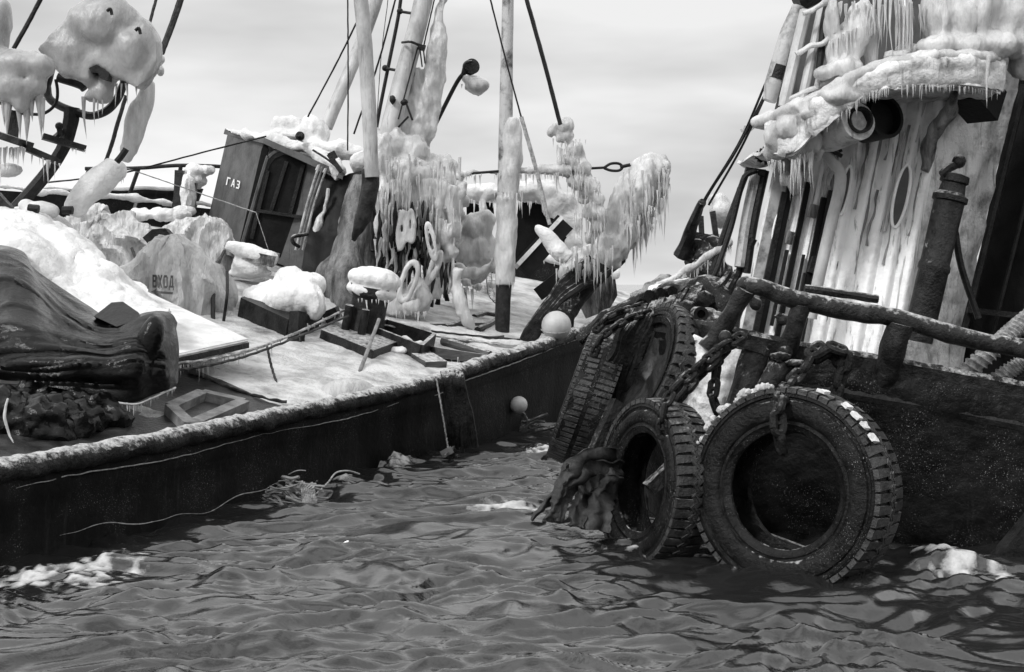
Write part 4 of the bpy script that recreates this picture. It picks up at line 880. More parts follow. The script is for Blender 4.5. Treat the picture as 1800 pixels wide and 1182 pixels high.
# ropes over the side
random.seed(9)
bm = B()
for i in range(12):
    x = 782 + i * 3.2; tube(bm, L([(x - 6, 655 + random.uniform(-3, 3), 16.4), (x - 4, 664, 16.1), (x + 2, 700, 16.15), (x + 6 + i * .8, 745, 16.2), (x + 4 + i * 1.4, 795 + random.uniform(-12, 3), 16.3)]), random.uniform(.014, .028), 20, 6, .014, 6)
obj('frayed_rope_bunch', bm, NET, None, 'bunch of frayed dark ropes hanging over the rail to the water', 'ropes')
rope('white_line', L([(766, 662, 16.0), (775, 710, 16.05), (783, 760, 16.1), (788, 792, 16.1)]), .010, ROPEL, 'single thin white line hanging over the side beside the frayed ropes')
bm = B(); bar(bm, P(776, 800, 16.0), P(795, 790, 16.0), .03, .08); bar(bm, P(782, 802, 15.9), P(798, 786, 16.2), .02, .03); obj('wood_scrap', bm, PALEW, None, 'little pale wood scrap at the end of the thin white line', 'scrap')
# debris on waterline
bm = B(); random.seed(21)
c0 = P(500, 868, 12.85)
for i in range(70):
    a = c0 + V((random.uniform(-.22, .22), random.uniform(-.1, .16), 0)); a.z = .02 + .26 * random.random() * (1 - abs(a.x - c0.x) * 3); b_ = a + V((random.uniform(.08, .26), random.uniform(-.05, .05), random.uniform(-.16, .04)))
    tube(bm, [a, a.lerp(b_, .5) + V((0, 0, random.uniform(-.02, .03))), b_], random.uniform(.005, .016), 6, 5, .008, 9)
obj('driftwood_snag', bm, PALEW, None, 'ragged pale bundle of twigs and rope caught at the waterline of the left boat', 'debris')
bm = B()
for i in range(6): tube(bm, L([(528 + i * 4, 846 + i * 2, 12.7), (532 + i * 3.6, 860 + i, 12.7), (536 + i * 3.4, 884, 12.7)]), .022, 12, 8, .006, 14, twist=.6, lobes=3)
obj('rope_tail', bm, ROPEL, None, 'thick pale twisted rope tail beside the twig bundle at the waterline', 'rope')
bm = B(); random.seed(4)
for i in range(26):
    a = P(925 + random.uniform(-18, 30), 748 + random.uniform(-10, 12), 19.0); a.z = max(a.z, .02); b_ = a + V((random.uniform(-.3, .3), 0, random.uniform(-.1, .12))); tube(bm, [a, b_], random.uniform(.012, .03), 4, 5, .02, 7)
obj('driftwood_snag', bm, WOOD, None, 'dark tangle of driftwood far back between the two boats', 'debris')
rope('slack_line', L([(556, 868, 13.2), (575, 850, 13.4), (590, 832, 13.6), (610, 828, 13.7), (632, 834, 13.8)]), .009, ROPEL, 'slack thin line trailing in the water right of the twig bundle', lob=0)

LUMP = 1
# text on the cabin
pa, pb, pc = P(424, 440, 22.9), P(360, 410, 24.3), P(463, 250, 22.9); pn = (pb - pa).cross(pc - pa).normalized(); O_ = V((0, 0, CAMH))
def on_cabin(px, py):
    u = (P(px, py, 1) - O_).normalized(); return O_ + u * ((pa - O_).dot(pn) / u.dot(pn) - .03)
letters('ГАЗ', lambda x, y: on_cabin(397 + x * 7.6 + y * 2.6, 325 - y * 14 + x * 2.6), 1, PAINTW, cab, 'lettering')
# ================================================================ RIGHT BOAT
tug = thing('tug_boat', P(1560, 800, 12.4), 'ice-crusted tug on the right with white ribbed deckhouse, pipe rail and black tyre-hung hull', 'boat')
# gunwale line (px, py, Y)
GW = [(1150, 560, 17.5), (1112, 562, 14.2), (1136, 578, 12.3), (1228, 592, 11.45), (1290, 606, 11.2), (1400, 630, 11.1), (1500, 648, 11.05), (1640, 672, 11.0), (1800, 703, 10.9), (1960, 734, 10.8), (2150, 770, 10.7)]
g = fit(L(GW), 120)
bm = B(); rows = []
for dz_, dy in ((0, 0), (-.12, -.02), (-.3, .0), (-.6, .02), (-.95, .05), (-1.3, .12), (-1.75, .26), (-2.3, .5)):
    r = []
    for i, p in enumerate(g):
        inn = V((.25, .9, 0)) if i > 24 else V((.4, .2, 0))
        q = p + V((0, 0, dz_)) + inn * dy + V((0, 0, 0))
        q += inn * (.03 * noise.noise(V((q.x * 1.3, q.z * 1.6, 1)))); r.append(q)
    rows.append(r)
r2 = rows_fit(rows, 240, 60); bm = sheet(r2)
wob(bm, .012, 9); thicken(bm, -.05); obj('hull', bm, HULLB, tug, smooth=70)
bm = B()
for i in range(len(g) - 1):
    if i < 22: continue
    pass
rr3 = [[p + V((0, -.03, .0)), p + V((0, -.05, .10)), p + V((0, -.02, .13)), p + V((0, .2, .13)), p + V((0, .22, 0))] for p in g[26:]]
sheet(rr3, bm); thicken(bm, .01); wob(bm, .012, 8); obj('gunwale', bm, IRONF, tug)
bm = B(); rr3 = [[p + V((0, -.055, -.16)), p + V((0, -.07, -.2)), p + V((0, -.055, -.24))] for p in g[50:]]; sheet(rr3, bm); thicken(bm, .02); obj('rub_strake', bm, IRON, tug)
# deck of tug
bm = B(); rows = [[p + V((0, .15, -.02)) for p in g], [V((max(p.x, 1.4) + .3, 12.4 if p.y < 13 else p.y + .2, p.z - .05)) for p in g], [V((max(p.x, 1.4) + .6, 15.5 if p.y < 15 else p.y + .6, p.z)) for p in g]]
sheet(rows_fit(rows, 80, 14), bm); wob(bm, .02, 4); thicken(bm, -.05); obj('deck', bm, DARK, tug)
# pale iced stern plate between chains
bm = B(); rows = rows_fit([L([(1210, 596, 11.3), (1250, 604, 11.15), (1300, 614, 11.05), (1355, 626, 11.0)]), L([(1180, 660, 11.3), (1240, 670, 11.1), (1290, 680, 11.0), (1345, 690, 10.95)]), L([(1150, 740, 11.35), (1210, 745, 11.15), (1270, 750, 11.0), (1320, 755, 10.95)])], 40, 30)
sheet(rows, bm); wob(bm, .04, 4); wob(bm, .015, 16); thicken(bm, .06); obj('iced_quarter_plate', bm, WHITER, tug)
for x, y, x1, y1, w_ in ((1330, 612, 1290, 745, .11), (1375, 640, 1330, 700, .1)):
    bm = B(); tube(bm, [P(x, y, 10.98), P((x + x1) / 2, (y + y1) / 2, 10.9), P(x1, y1, 10.92)], w_, 14, 10, .02); obj('plate_rib', bm, IRONF, tug)
# ---------- deckhouse
HL = lambda f: (1292 + f * 0, )
BLc, TLc, TRc, BRc = (1284, 700, 12.9), (1392, 190, 13.0), (1672, 110, 12.5), (1560, 735, 12.3)
def wall(u, v, off=0):                 # u along, v up; point on the front wall
    a = P(*BLc).lerp(P(*BRc), u); b_ = P(*TLc).lerp(P(*TRc), u); return a.lerp(b_, v) + V((0, -off, 0))
bm = B(); nU = 240; rows = []
def corr(u):
    if u < .42: return .03 * (1 if (u * 11) % 1 < .3 else 0)
    x = ((u - .42) * 8.5) % 1
    return .075 * max(0, math.cos((x - .5) * math.pi)) ** 1.2
for j in range(41):
    rows.append([wall(i / nU, j / 40, corr(i / nU) + .006 * noise.noise(V((i * .1, j * .3, 0)))) for i in range(nU + 1)])
sheet(rows, bm); thicken(bm, .05); dh = obj('deckhouse', bm, WHITE, tug, smooth=50)
# side and back of the house so that it is a real box
bm = B(); sheet([[P(*BLc), P(BLc[0] + 40, BLc[1] - 60, 16)], [P(*TLc), P(TLc[0] + 30, TLc[1] + 30, 16)]], bm); sheet([[P(*BLc) + V((1.2, 2.9, .2)), P(*BRc) + V((1.5, 3, 0))], [P(*TLc) + V((1, 3, 0)), P(*TRc) + V((1.5, 3, 0))]], bm); thicken(bm, .05); obj('side_wall', bm, WHITE, dh)
# rough right panel receding, then dark wall
bm = B(); rows = rows_fit([L([(1556, 735, 12.3), (1600, 735, 12.5), (1640, 740, 12.8), (1680, 745, 13.2)]), L([(1610, 420, 12.4), (1650, 420, 12.6), (1690, 420, 12.9), (1728, 420, 13.2)]), L([(1668, 100, 12.5), (1705, 95, 12.7), (1755, 90, 13.0), (1806, 80, 13.3)])], 30, 60)
sheet(rows, bm); wob(bm, .03, 4); thicken(bm, .05); obj('end_plate', bm, WHITER, dh)
bm = B(); sheet(rows_fit([L([(1655, 760, 13.3), (1800, 790, 12.9), (2000, 820, 12.6)]), L([(1728, 420, 13.3), (1830, 420, 12.9), (2020, 430, 12.6)]), L([(1794, 90, 13.4), (1900, 60, 13), (2060, 20, 12.6)])], 30, 40), bm); wob(bm, .02, 3); thicken(bm, .05); dk = obj('dark_bulkhead', bm, DARK, dh)
for q in (0, 52, 96):
    bm = B(); tube(bm, L([(1690 + q, 600, 12.9), (1740 + q, 400, 12.9), (1800 + q, 150, 12.95)]), .02 if q else .035, 10, 6, .002); obj('seam', bm, IRON, dk)
bm = B(); bar(bm, P(1700, 545, 12.8), P(1800, 556, 12.7), .1, .05); obj('shelf', bm, IRON, dk)
# vertical trims on the house: dark strips
def strip(u, v0, v1, w_, mat, nm, off=.06, dep=.05):
    bm = B(); bar(bm, wall(u, v0, off), wall(u - .0, v1, off), w_, dep, V((0, -1, 0))); return obj(nm, bm, mat, dh)
strip(.02, .05, .86, .12, MASTS, 'corner_pipe'); strip(.10, .1, .8, .05, DARK, 'seam_strip', .06); strip(.06, .0, .7, .05, IRON, 'seam_strip', .09)
strip(.21, .1, .72, .045, DARK, 'seam_strip'); strip(.335, .05, .66, .055, DARK, 'door_edge', .07); strip(.365, .2, .68, .04, IRON, 'door_edge', .09)
strip(.155, .25, .5, .028, IRON, 'rod', .1); strip(.27, .2, .48, .022, IRON, 'rod', .1); strip(.30, .18, .42, .02, IRON, 'rod', .1)
bm = B(); bar(bm, wall(.335, .42, .12), wall(.345, .47, .12), .09, .06); obj('hinge', bm, IRONF, dh)
bm = B(); bar(bm, wall(.15, .52, .12), wall(.155, .56, .12), .09, .05); obj('hinge', bm, ICED, dh); bm = B(); bar(bm, wall(.27, .60, .12), wall(.275, .64, .12), .08, .06); obj('hinge', bm, ICED, dh)
# portholes: elongated grey openings in the recesses
for px, py, rx, ry, an in ((1485, 335, 8, 44, 12), (1584, 345, 12, 56, 12), (1366, 400, 5, 26, 12)):
    Yp = 12.42 if px > 1500 else 12.62
    if px < 1400: Yp = 12.85
    pts = []
    for k in range(24):
        a = 2 * math.pi * k / 24; x = rx * math.cos(a); y = ry * math.sin(a); c_, s_ = math.cos(R(an)), math.sin(R(an)); pts.append((px + x * c_ - y * s_ * -1 * -1, py + x * s_ + y * c_))
    bm = B(); prism(bm, L(pts, Yp), V((0, .03, 0))); ph_ = obj('porthole', bm, CABIN, dh)
    bm = B(); tube(bm, L(pts + [pts[0]], Yp), .014, 40, 6); obj('rim', bm, WHITE, ph_)
# dirty frozen runs down the wall
random.seed(44)
for k in range(20):
    u = random.uniform(.12, .98); v1 = random.uniform(.55, .97); v0 = v1 - random.uniform(.1, .45); bm = B()
    q = [wall(u + random.uniform(-.008, .008), v1 + (v0 - v1) * j / 7, .05) for j in range(8)]
    tube(bm, q, [random.uniform(.006, .022) for _ in range(8)], 30, 7, .01, 9, .5); obj('frozen_run', bm, ICED if k % 3 else ICE, dh)
# heating pipe
bm = B(); tube(bm, L([(1456, 232), (1452, 262), (1462, 284), (1476, 302), (1476, 330), (1464, 380), (1450, 440), (1436, 505), (1425, 560)], 12.25), .052, 60, 12, .003)
obj('bent_pipe', bm, MAST, dh)
bm = B(); itube(bm, [(1404, 300), (1396, 330), (1400, 345)], [12, 16, 8], 12.6, 10); blob(bm, 1384, 315, 12.7, 16, 14); bm = remesh(bm, .018, 2, .03, 7); obj('ice_patch', bm, ICE, dh)
bm = B()
for a in ((1460, 265, 1480, 275), (1470, 258, 1482, 250), (1478, 268, 1470, 252)): bar(bm, P(a[0], a[1], 12.2), P(a[2], a[3], 12.2), .03, .03)
obj('pipe_clip', bm, IRONF, dh)
# cylinder (ice-covered float / horn) under the ledge
bm = B(); ax = P(1522, 208, 11.6) - P(1440, 240, 12.2)
lathe(bm, P(1440, 240, 12.2), ax, [(.06, 0), (.145, .04), (.16, .14), (.165, ax.length * .62), (.15, ax.length * .7), (.16, ax.length * .72), (.16, ax.length * .85)], 28); wob(bm, .012, 6)
hc = obj('searchlight', bm, WHITER, dh)
bm = B(); lathe(bm, P(1498, 216, 11.8), V((.25, -1, .05)), [(.11, 0), (.11, .16), (.09, .16), (.08, .1)], 24); obj('lens_tube', bm, IRON, hc)
bm = B(); lathe(bm, P(1545, 210, 12.0), V((.5, -1, .1)), [(.17, -.2), (.18, .1), (.15, .1), (.14, .02)], 24); obj('hood', bm, DARK, hc)
# dark exhaust casing in front of the wall, right
bm = B(); lathe(bm, P(1612, 600, 11.95), P(1676, 325, 11.95) - P(1612, 600, 11.95), [(.125, 0), (.125, .6), (.135, .62), (.135, .66), (.125, .68), (.125, 1.2), (.145, 1.21), (.145, 1.25), (.11, 1.28), (.10, 1.36), (.12, 1.37), (.12, 1.43), (.08, 1.44)], 24); wob(bm, .008, 8)
ex = obj('vent_casing', bm, IRONF, tug)
bm = B(); tube(bm, L([(1655, 308), (1668, 296), (1684, 288), (1688, 282)], 11.9), .035, 8, 8); ball(bm, P(1686, 284, 11.9), .06); wob(bm, .006, 12); obj('cap_handle', bm, IRONF, ex)
bm = B(); tube(bm, L([(1678, 400), (1690, 470), (1720, 560)], 12.2), .03, 10, 7); obj('brace_rod', bm, IRON, ex)
# bridge-wing ledge with its ice
top = [(1350, 214, 12.0), (1395, 196, 11.8), (1450, 168, 11.6), (1500, 144, 11.5), (1545, 122, 11.4), (1600, 106, 11.4), (1660, 100, 11.5), (1720, 102, 11.6), (1757, 106, 11.8)]
bot = [(1344, 262, 12.0), (1392, 268, 11.8), (1442, 222, 11.6), (1492, 186, 11.5), (1540, 160, 11.4), (1600, 150, 11.4), (1660, 148, 11.5), (1722, 152, 11.6), (1757, 160, 11.8)]
bm = B()
tp, bt = fit(L(top), 60), fit(L(bot), 60)
rows = [[p + V((0, 1.4, .06)) for p in tp], [p + V((0, .5, .04)) for p in tp], tp, [a.lerp(b_, .5) + V((0, -.04, 0)) for a, b_ in zip(tp, bt)], bt, [p + V((0, .1, .01)) for p in bt], [p + V((0, 1.4, .02)) for p in bt]]
sheet([r for r in rows], bm); bm2 = sheet(rows_fit(rows, 120, 40)); bm.free(); wob(bm2, .03, 5); thicken(bm2, .03)
lg = obj('bridge_ledge', bm2, WHITER, tug)
bm = B()
for i in range(len(tp) - 1):
    if i % 2 == 0: ball(bm, tp[i] + V((0, .05, .0)), (.14, .12, .06), 2)
for a in ((1375, 240, 11.9, 34, 34, .1), (1400, 225, 11.8, 40, 30, .1), (1440, 200, 11.65, 40, 24, .1), (1480, 170, 11.5, 40, 18, .1), (1366, 262, 11.95, 22, 22, .07), (1400, 262, 11.9, 26, 26, .07), (1425, 245, 11.85, 22, 26, .07), (1515, 148, 11.5, 30, 16, .1)): blob(bm, *a)
for i in range(5): itube(bm, [(1350 + i * 22, 265, 11.95), (1351 + i * 22, 288 + 4 * math.sin(i), 11.95)], [13, 3], None, 6)
bm = remesh(bm, .02, 3, .04, 4, .012, 14)
icicles(bm, L([(1348, 284, 11.9), (1385, 290, 11.85), (1430, 268, 11.8)]), 60, .06, .42, .010, .03, 1.3)
icicles(bm, L([(1440, 224, 11.6), (1480, 198, 11.5), (1520, 168, 11.4)]), 30, .05, .22, .008, .01)
icicles(bm, L([(1520, 166, 11.36), (1545, 160, 11.34), (1580, 152, 11.32), (1660, 150, 11.4)]), 44, .06, .26, .009, .012, 1.4)
icicles(bm, L([(1660, 150, 11.4), (1755, 160, 11.7)]), 22, .05, .26, .008, .012, 1.6)
obj('ledge_ice', bm, ICE, lg)
bm = B(); cone(bm, P(1765, 100, 11.8), .3, .05, 8); obj('icicle', bm, ICE, lg)
bm = B(); cone(bm, P(1738, 100, 11.5), .42, .02, 8); obj('icicle', bm, ICE, lg)
bm = B(); itube(bm, [(1680, 160, 11.9), (1670, 190, 12.1), (1650, 220, 12.2), (1635, 260, 12.3), (1625, 300, 12.35)], [6, 14, 16, 14, 10], None, 20, 10, .04, 6)
bm = remesh(bm, .016, 2, .02, 8); obj('runoff_ice', bm, ICED, lg)
bm = B(); bar(bm, P(1700, 150, 12.3), P(1735, 190, 12.5), .3, .3); obj('ledge_bracket', bm, DARK, lg)
# upper structure: dark back wall, railing, ice cascades
bm = B(); prism(bm, L([(1366, 200), (1425, -40), (1900, -60), (1900, 80), (1560, 120)], 12.9), V((0, .08, 0))); uw = obj('upper_wall', bm, CABIN, tug)
bm = B(); tube(bm, L([(1404, 12), (1388, 60), (1370, 120), (1362, 150), (1352, 178)], 12.4), [.06, .085, .09, .09, .06], 30, 14, .006)
fl = obj('side_fender', bm, MASTS, uw)
bm = B(); tube(bm, L([(1374, 118), (1366, 142)], 12.4), .1, 4, 14); obj('band', bm, IRON, fl)
bm = B(); tube(bm, L([(1398, 0), (1422, -12), (1440, -20)], 12.5), .12, 8, 10); obj('wall_edge', bm, IRON, uw)
for x, y, x1, y1, r, mt in ((1446, 10, 1408, 185, .04, MAST), (1416, 20, 1376, 190, .05, MAST), (1452, 0, 1440, 120, .03, IRON), (1396, 90, 1368, 196, .035, IRON), (1470, 20, 1436, 160, .035, MASTS)):
    bm = B(); tube(bm, [P(x, y, 12.2), P(x1, y1, 12.0)], r, 6, 8, .003); obj('rail_post', bm, mt, uw)
for pts, r in (([(1412, 26), (1440, 12), (1460, -2)], 4.5), ([(1400, 96), (1424, 82), (1446, 76), (1480, 50), (1510, 30)], 5), ([(1376, 180), (1398, 170), (1424, 158), (1450, 146), (1490, 125)], 4.5)):
    bm = B(); rad = r * 12 / FPX; tube(bm, L(pts, 12.0), [rad, rad, rad, rad * 2.2][:4], 24, 9, .012, 9); obj('rail_bar', bm, ICE, uw)
bm = B()
random.seed(17)
for a in ((1465, 40, 12.0, 10, 50, .1), (1475, 90, 12.0, 22, 40, .12), (1500, 60, 12.0, 22, 60, .12), (1490, 120, 11.9, 32, 24, .14), (1530, 70, 12.1, 12, 70, .1), (1520, 30, 12.0, 20, 40, .1), (1450, 130, 11.9, 20, 14, .1), (1590, 40, 12.1, 14, 50, .1), (1605, 90, 12, 30, 14, .14), (1580, 100, 11.9, 24, 8, .1)): blob(bm, *a)
bm = remesh(bm, .022, 3, .06, 4, .015, 12)
icicles(bm, L([(1480, 8), (1516, 8)], 11.9), 10, .1, .4, .012); icicles(bm, L([(1520, 20), (1620, 10)], 11.9), 30, .2, .6, .012, .04, 1); icicles(bm, L([(1460, 76), (1505, 50)], 11.9), 16, .1, .3, .009)
icicles(bm, L([(1535, 0), (1600, 0)], 11.85), 14, .3, .55, .014, .03, .8)
obj('cascade_ice', bm, ICE, uw)
bm = B()
for a in ((1660, 30, 12.0, 55, 70, .3), (1720, 20, 12.0, 60, 80, .3), (1780, 30, 12.0, 60, 90, .3), (1650, 80, 11.8, 44, 22, .2), (1700, 85, 11.8, 50, 20, .2), (1760, 80, 11.8, 50, 30, .25), (1840, 60, 12, 60, 90, .3), (1660, 20, 11.75, 14, 50, .08), (1700, 40, 11.75, 12, 40, .08), (1725, 35, 11.75, 12, 40, .08), (1790, 100, 11.9, 20, 40, .1)): blob(bm, *a)
bm = remesh(bm, .026, 4, .08, 3, .012, 9); obj('ice_mass', bm, ICE, uw)
# ---------- pipe rail on the gunwale
pr = [(1308, 505, 10.95), (1312, 500, 10.95), (1340, 506, 10.93), (1400, 526, 10.9), (1440, 536, 10.9), (1500, 548, 10.88), (1580, 560, 10.85), (1640, 578, 10.83), (1720, 600, 10.8), (1800, 612, 10.75), (1960, 640, 10.7)]
bm = B(); tube(bm, L(pr), [.05, .07] + [.072] * 9, 160, 14, .016, 7); tr = obj('pipe_rail', bm, IRONF, tug)
for pts, r in (([(1312, 508, 10.95), (1290, 545, 11), (1262, 590, 11.1), (1240, 615, 11.1)], .075), ([(1410, 535, 10.9), (1396, 580, 10.95), (1372, 650, 11.15)], .075), ([(1584, 570, 10.85), (1568, 620, 10.9), (1552, 690, 11.12)], .10)):
    bm = B(); tube(bm, L(pts), r, 24, 12, .016, 7); obj('post', bm, IRONF, tr)
bm = B(); tube(bm, L([(1414, 508), (1460, 514), (1500, 520), (1543, 526)], 11.6), .035, 20, 8, .008); obj('inner_rail', bm, IRONF, tug)
bm = B(); itube(bm, [(1312, 492), (1340, 500), (1375, 512), (1410, 522)], [5, 6, 7, 6], 10.9, 20, 8, .015, 12); blob(bm, 1410, 522, 10.88, 14, 10); bm = remesh(bm, .014, 1, .015, 14); obj('ice_crust', bm, ICED, tr)
for x, y in ((1325, 532), (1372, 560)):
    bm = B(); bar(bm, P(x - 6, y - 8, 11.5), P(x + 4, y + 4, 11.5), .06, .05); ball(bm, P(x + 4, y + 2, 11.5), .05); wob(bm, .01, 9); obj('wall_hook', bm, IRONF, dh)
# ---------- stern gear at the left corner
bm = B()
tube(bm, L([(1020, 600, 12.6), (1060, 565, 12.6), (1110, 545, 12.6), (1180, 522, 12.4), (1240, 510, 12.2), (1262, 520, 12.0), (1282, 560, 11.9), (1268, 590, 11.8)]), [.05, .08, .1, .12, .13, .12, .12, .1], 60, 12, .05, 5); wob(bm, .02, 12)
obj('stern_fender_beam', bm, RUBF, tug)
bm = B()
for a in ((1246, 590, 11.8, 40, 46, .35), (1232, 560, 11.9, 34, 24, .3), (1260, 620, 11.7, 30, 40, .25)): blob(bm, *a)
bm = remesh(bm, .025, 3, .06, 4, .015, 14); obj('fairlead', bm, IRONF, tug)
bm = B(); lathe(bm, P(1232, 552, 11.6), V((-.1, -1, 0)), [(.06, 0), (.06, .1), (.035, .1), (.03, .02)], 14); obj('fairlead_hole', bm, DARK, tug)
for x, y in ((1205, 545), (1240, 530), (1215, 560)):
    bm = B(); tube(bm, L([(x - 8, y + 24, 12), (x, y - 4, 11.9), (x + 8, y + 4, 11.9)]), .07, 12, 10, .02, 7); obj('fender_lug', bm, RUBF, tug)
bm = B()   # bow gear far behind (iced, dark)
for a in ((1224, 440, 14.2, 12, 16, .2), (1218, 456, 14.1, 22, 10, .3), (1262, 450, 14, 12, 30, .2), (1250, 480, 13.5, 30, 18, .3)): blob(bm, *a)
bm = remesh(bm, .03, 0, .3, 4, .05, 12); obj('stern_gear', bm, IRONF, tug)
for x, y, x1, y1 in ((1216, 395, 1212, 460), (1232, 380, 1236, 455), (1208, 410, 1250, 418), (1252, 372, 1262, 440)):
    bm = B(); bar(bm, P(x, y, 14), P(x1, y1, 14), .06, .05); wob(bm, .008, 7); obj('stern_stanchion', bm, IRONF, tug)
bm = B()
for a in ((1268, 372, 14.6, 22, 28, .3), (1262, 350, 14.6, 18, 12, .2)): blob(bm, *a)
bm = remesh(bm, .03, 2, .03, 7); obj('gear_ice', bm, ICE, tug)
bm = B()
itube(bm, [(1150, 505, 13), (1200, 480, 13), (1240, 452, 13), (1290, 425, 13)], [4, 7, 8, 6], None, 24, 9, .03, 7); bm = remesh(bm, .022, 2, .03, 7)
icicles(bm, L([(1170, 500, 13), (1240, 460, 13), (1285, 432, 13)]), 40, .05, .3, .012, .02); obj('gear_ice', bm, ICE, tug)
for x, y, x1, y1, r in ((1246, 500, 1310, 310, .03), (1310, 300, 1345, 305, .035), (1262, 470, 1300, 330, .02), (1330, 300, 1300, 470, .05), (1345, 300, 1312, 480, .04), (1285, 520, 1325, 420, .035)):
    bm = B(); tube(bm, [P(x, y, 13), P((x + x1) / 2 - 3, (y + y1) / 2, 13), P(x1, y1, 12.95)], r, 8, 8); obj('vent_pipe', bm, IRON if r < .045 else MASTS, tug)
bm = B()
for a in ((1328, 268, 1340, 285), (1340, 262, 1335, 285), (1345, 258, 1348, 290), (1328, 275, 1350, 282)): bar(bm, P(a[0], a[1], 12.6), P(a[2], a[3], 12.6), .04, .04)
obj('cleat', bm, IRON, tug)
for pts in ([(1352, 132, 12.6), (1300, 250, 13), (1232, 362, 13.6), (1206, 430, 14)], [(1348, 160, 12.6), (1296, 262, 13), (1240, 352, 13.6), (1210, 430, 14)], [(1344, 172, 12.6), (1302, 262, 13), (1246, 360, 13.6)]):
    bm = B(); tube(bm, L(pts), .012, 20, 6); obj('stay', bm, IRON, tug)
bm = B(); tube(bm, L([(1236, 356, 13.5), (1222, 385, 13.7), (1208, 420, 13.9), (1196, 450, 14)]), [.04, .05, .06, .08], 12, 8, .02); obj('turnbuckle', bm, IRONF, tug)
bm = B(); tube(bm, L([(1330, 300, 12.9), (1310, 310, 12.9), (1300, 340, 12.9), (1285, 400, 12.9), (1262, 470, 12.8), (1256, 490, 12.8), (1275, 500, 12.8)]), .026, 40, 8); obj('bent_tube', bm, IRON, tug)

# ================================================================ LOOSE THINGS ON THE RIGHT BOAT
def iced_canvas(rows, amp, name, mat, label, cat, th=.03, frq=4):
    bm = sheet(rows_fit(rows, 60, 50)); wob(bm, amp, frq); thicken(bm, th); return obj(name, bm, mat, None, label, cat, smooth=60)
iced_canvas([L([(1115, 520, 13.4), (1150, 488, 13.6), (1190, 484, 13.6), (1215, 490, 13.5)]), L([(1118, 540, 13), (1155, 508, 13), (1195, 500, 13), (1222, 503, 12.9)]), L([(1130, 560, 12.8), (1165, 530, 12.7), (1200, 520, 12.7), (1232, 512, 12.7)])], .09, 'frozen_canvas', ICED, 'crumpled pale frozen canvas piled on the tug corner against the sky', 'canvas')
bm = B(); itube(bm, [(1140, 512), (1160, 508), (1185, 505), (1215, 497)], [9, 12, 12, 8], 12.5, 20, 10, .03, 8); bm = remesh(bm, .018, 2, .02, 8); obj('snow_roll', bm, SNOW, None, 'smooth white snow roll lying on the fender beam of the tug', 'snow')
for i, (x, y) in enumerate(((1132, 545), (1152, 540), (1172, 535))):
    bm = B(); tube(bm, L([(x - 14, y + 6, 12.4), (x, y - 16, 12.3), (x + 12, y - 22, 12.2)]), .06, 16, 10, .02, 8); obj('rope_fender', bm, RUBF, None, ('leftmost', 'middle', 'rightmost')[i] + ' of three dark rope fenders draped under the snow roll', 'fender', 'rope fenders on the tug corner')

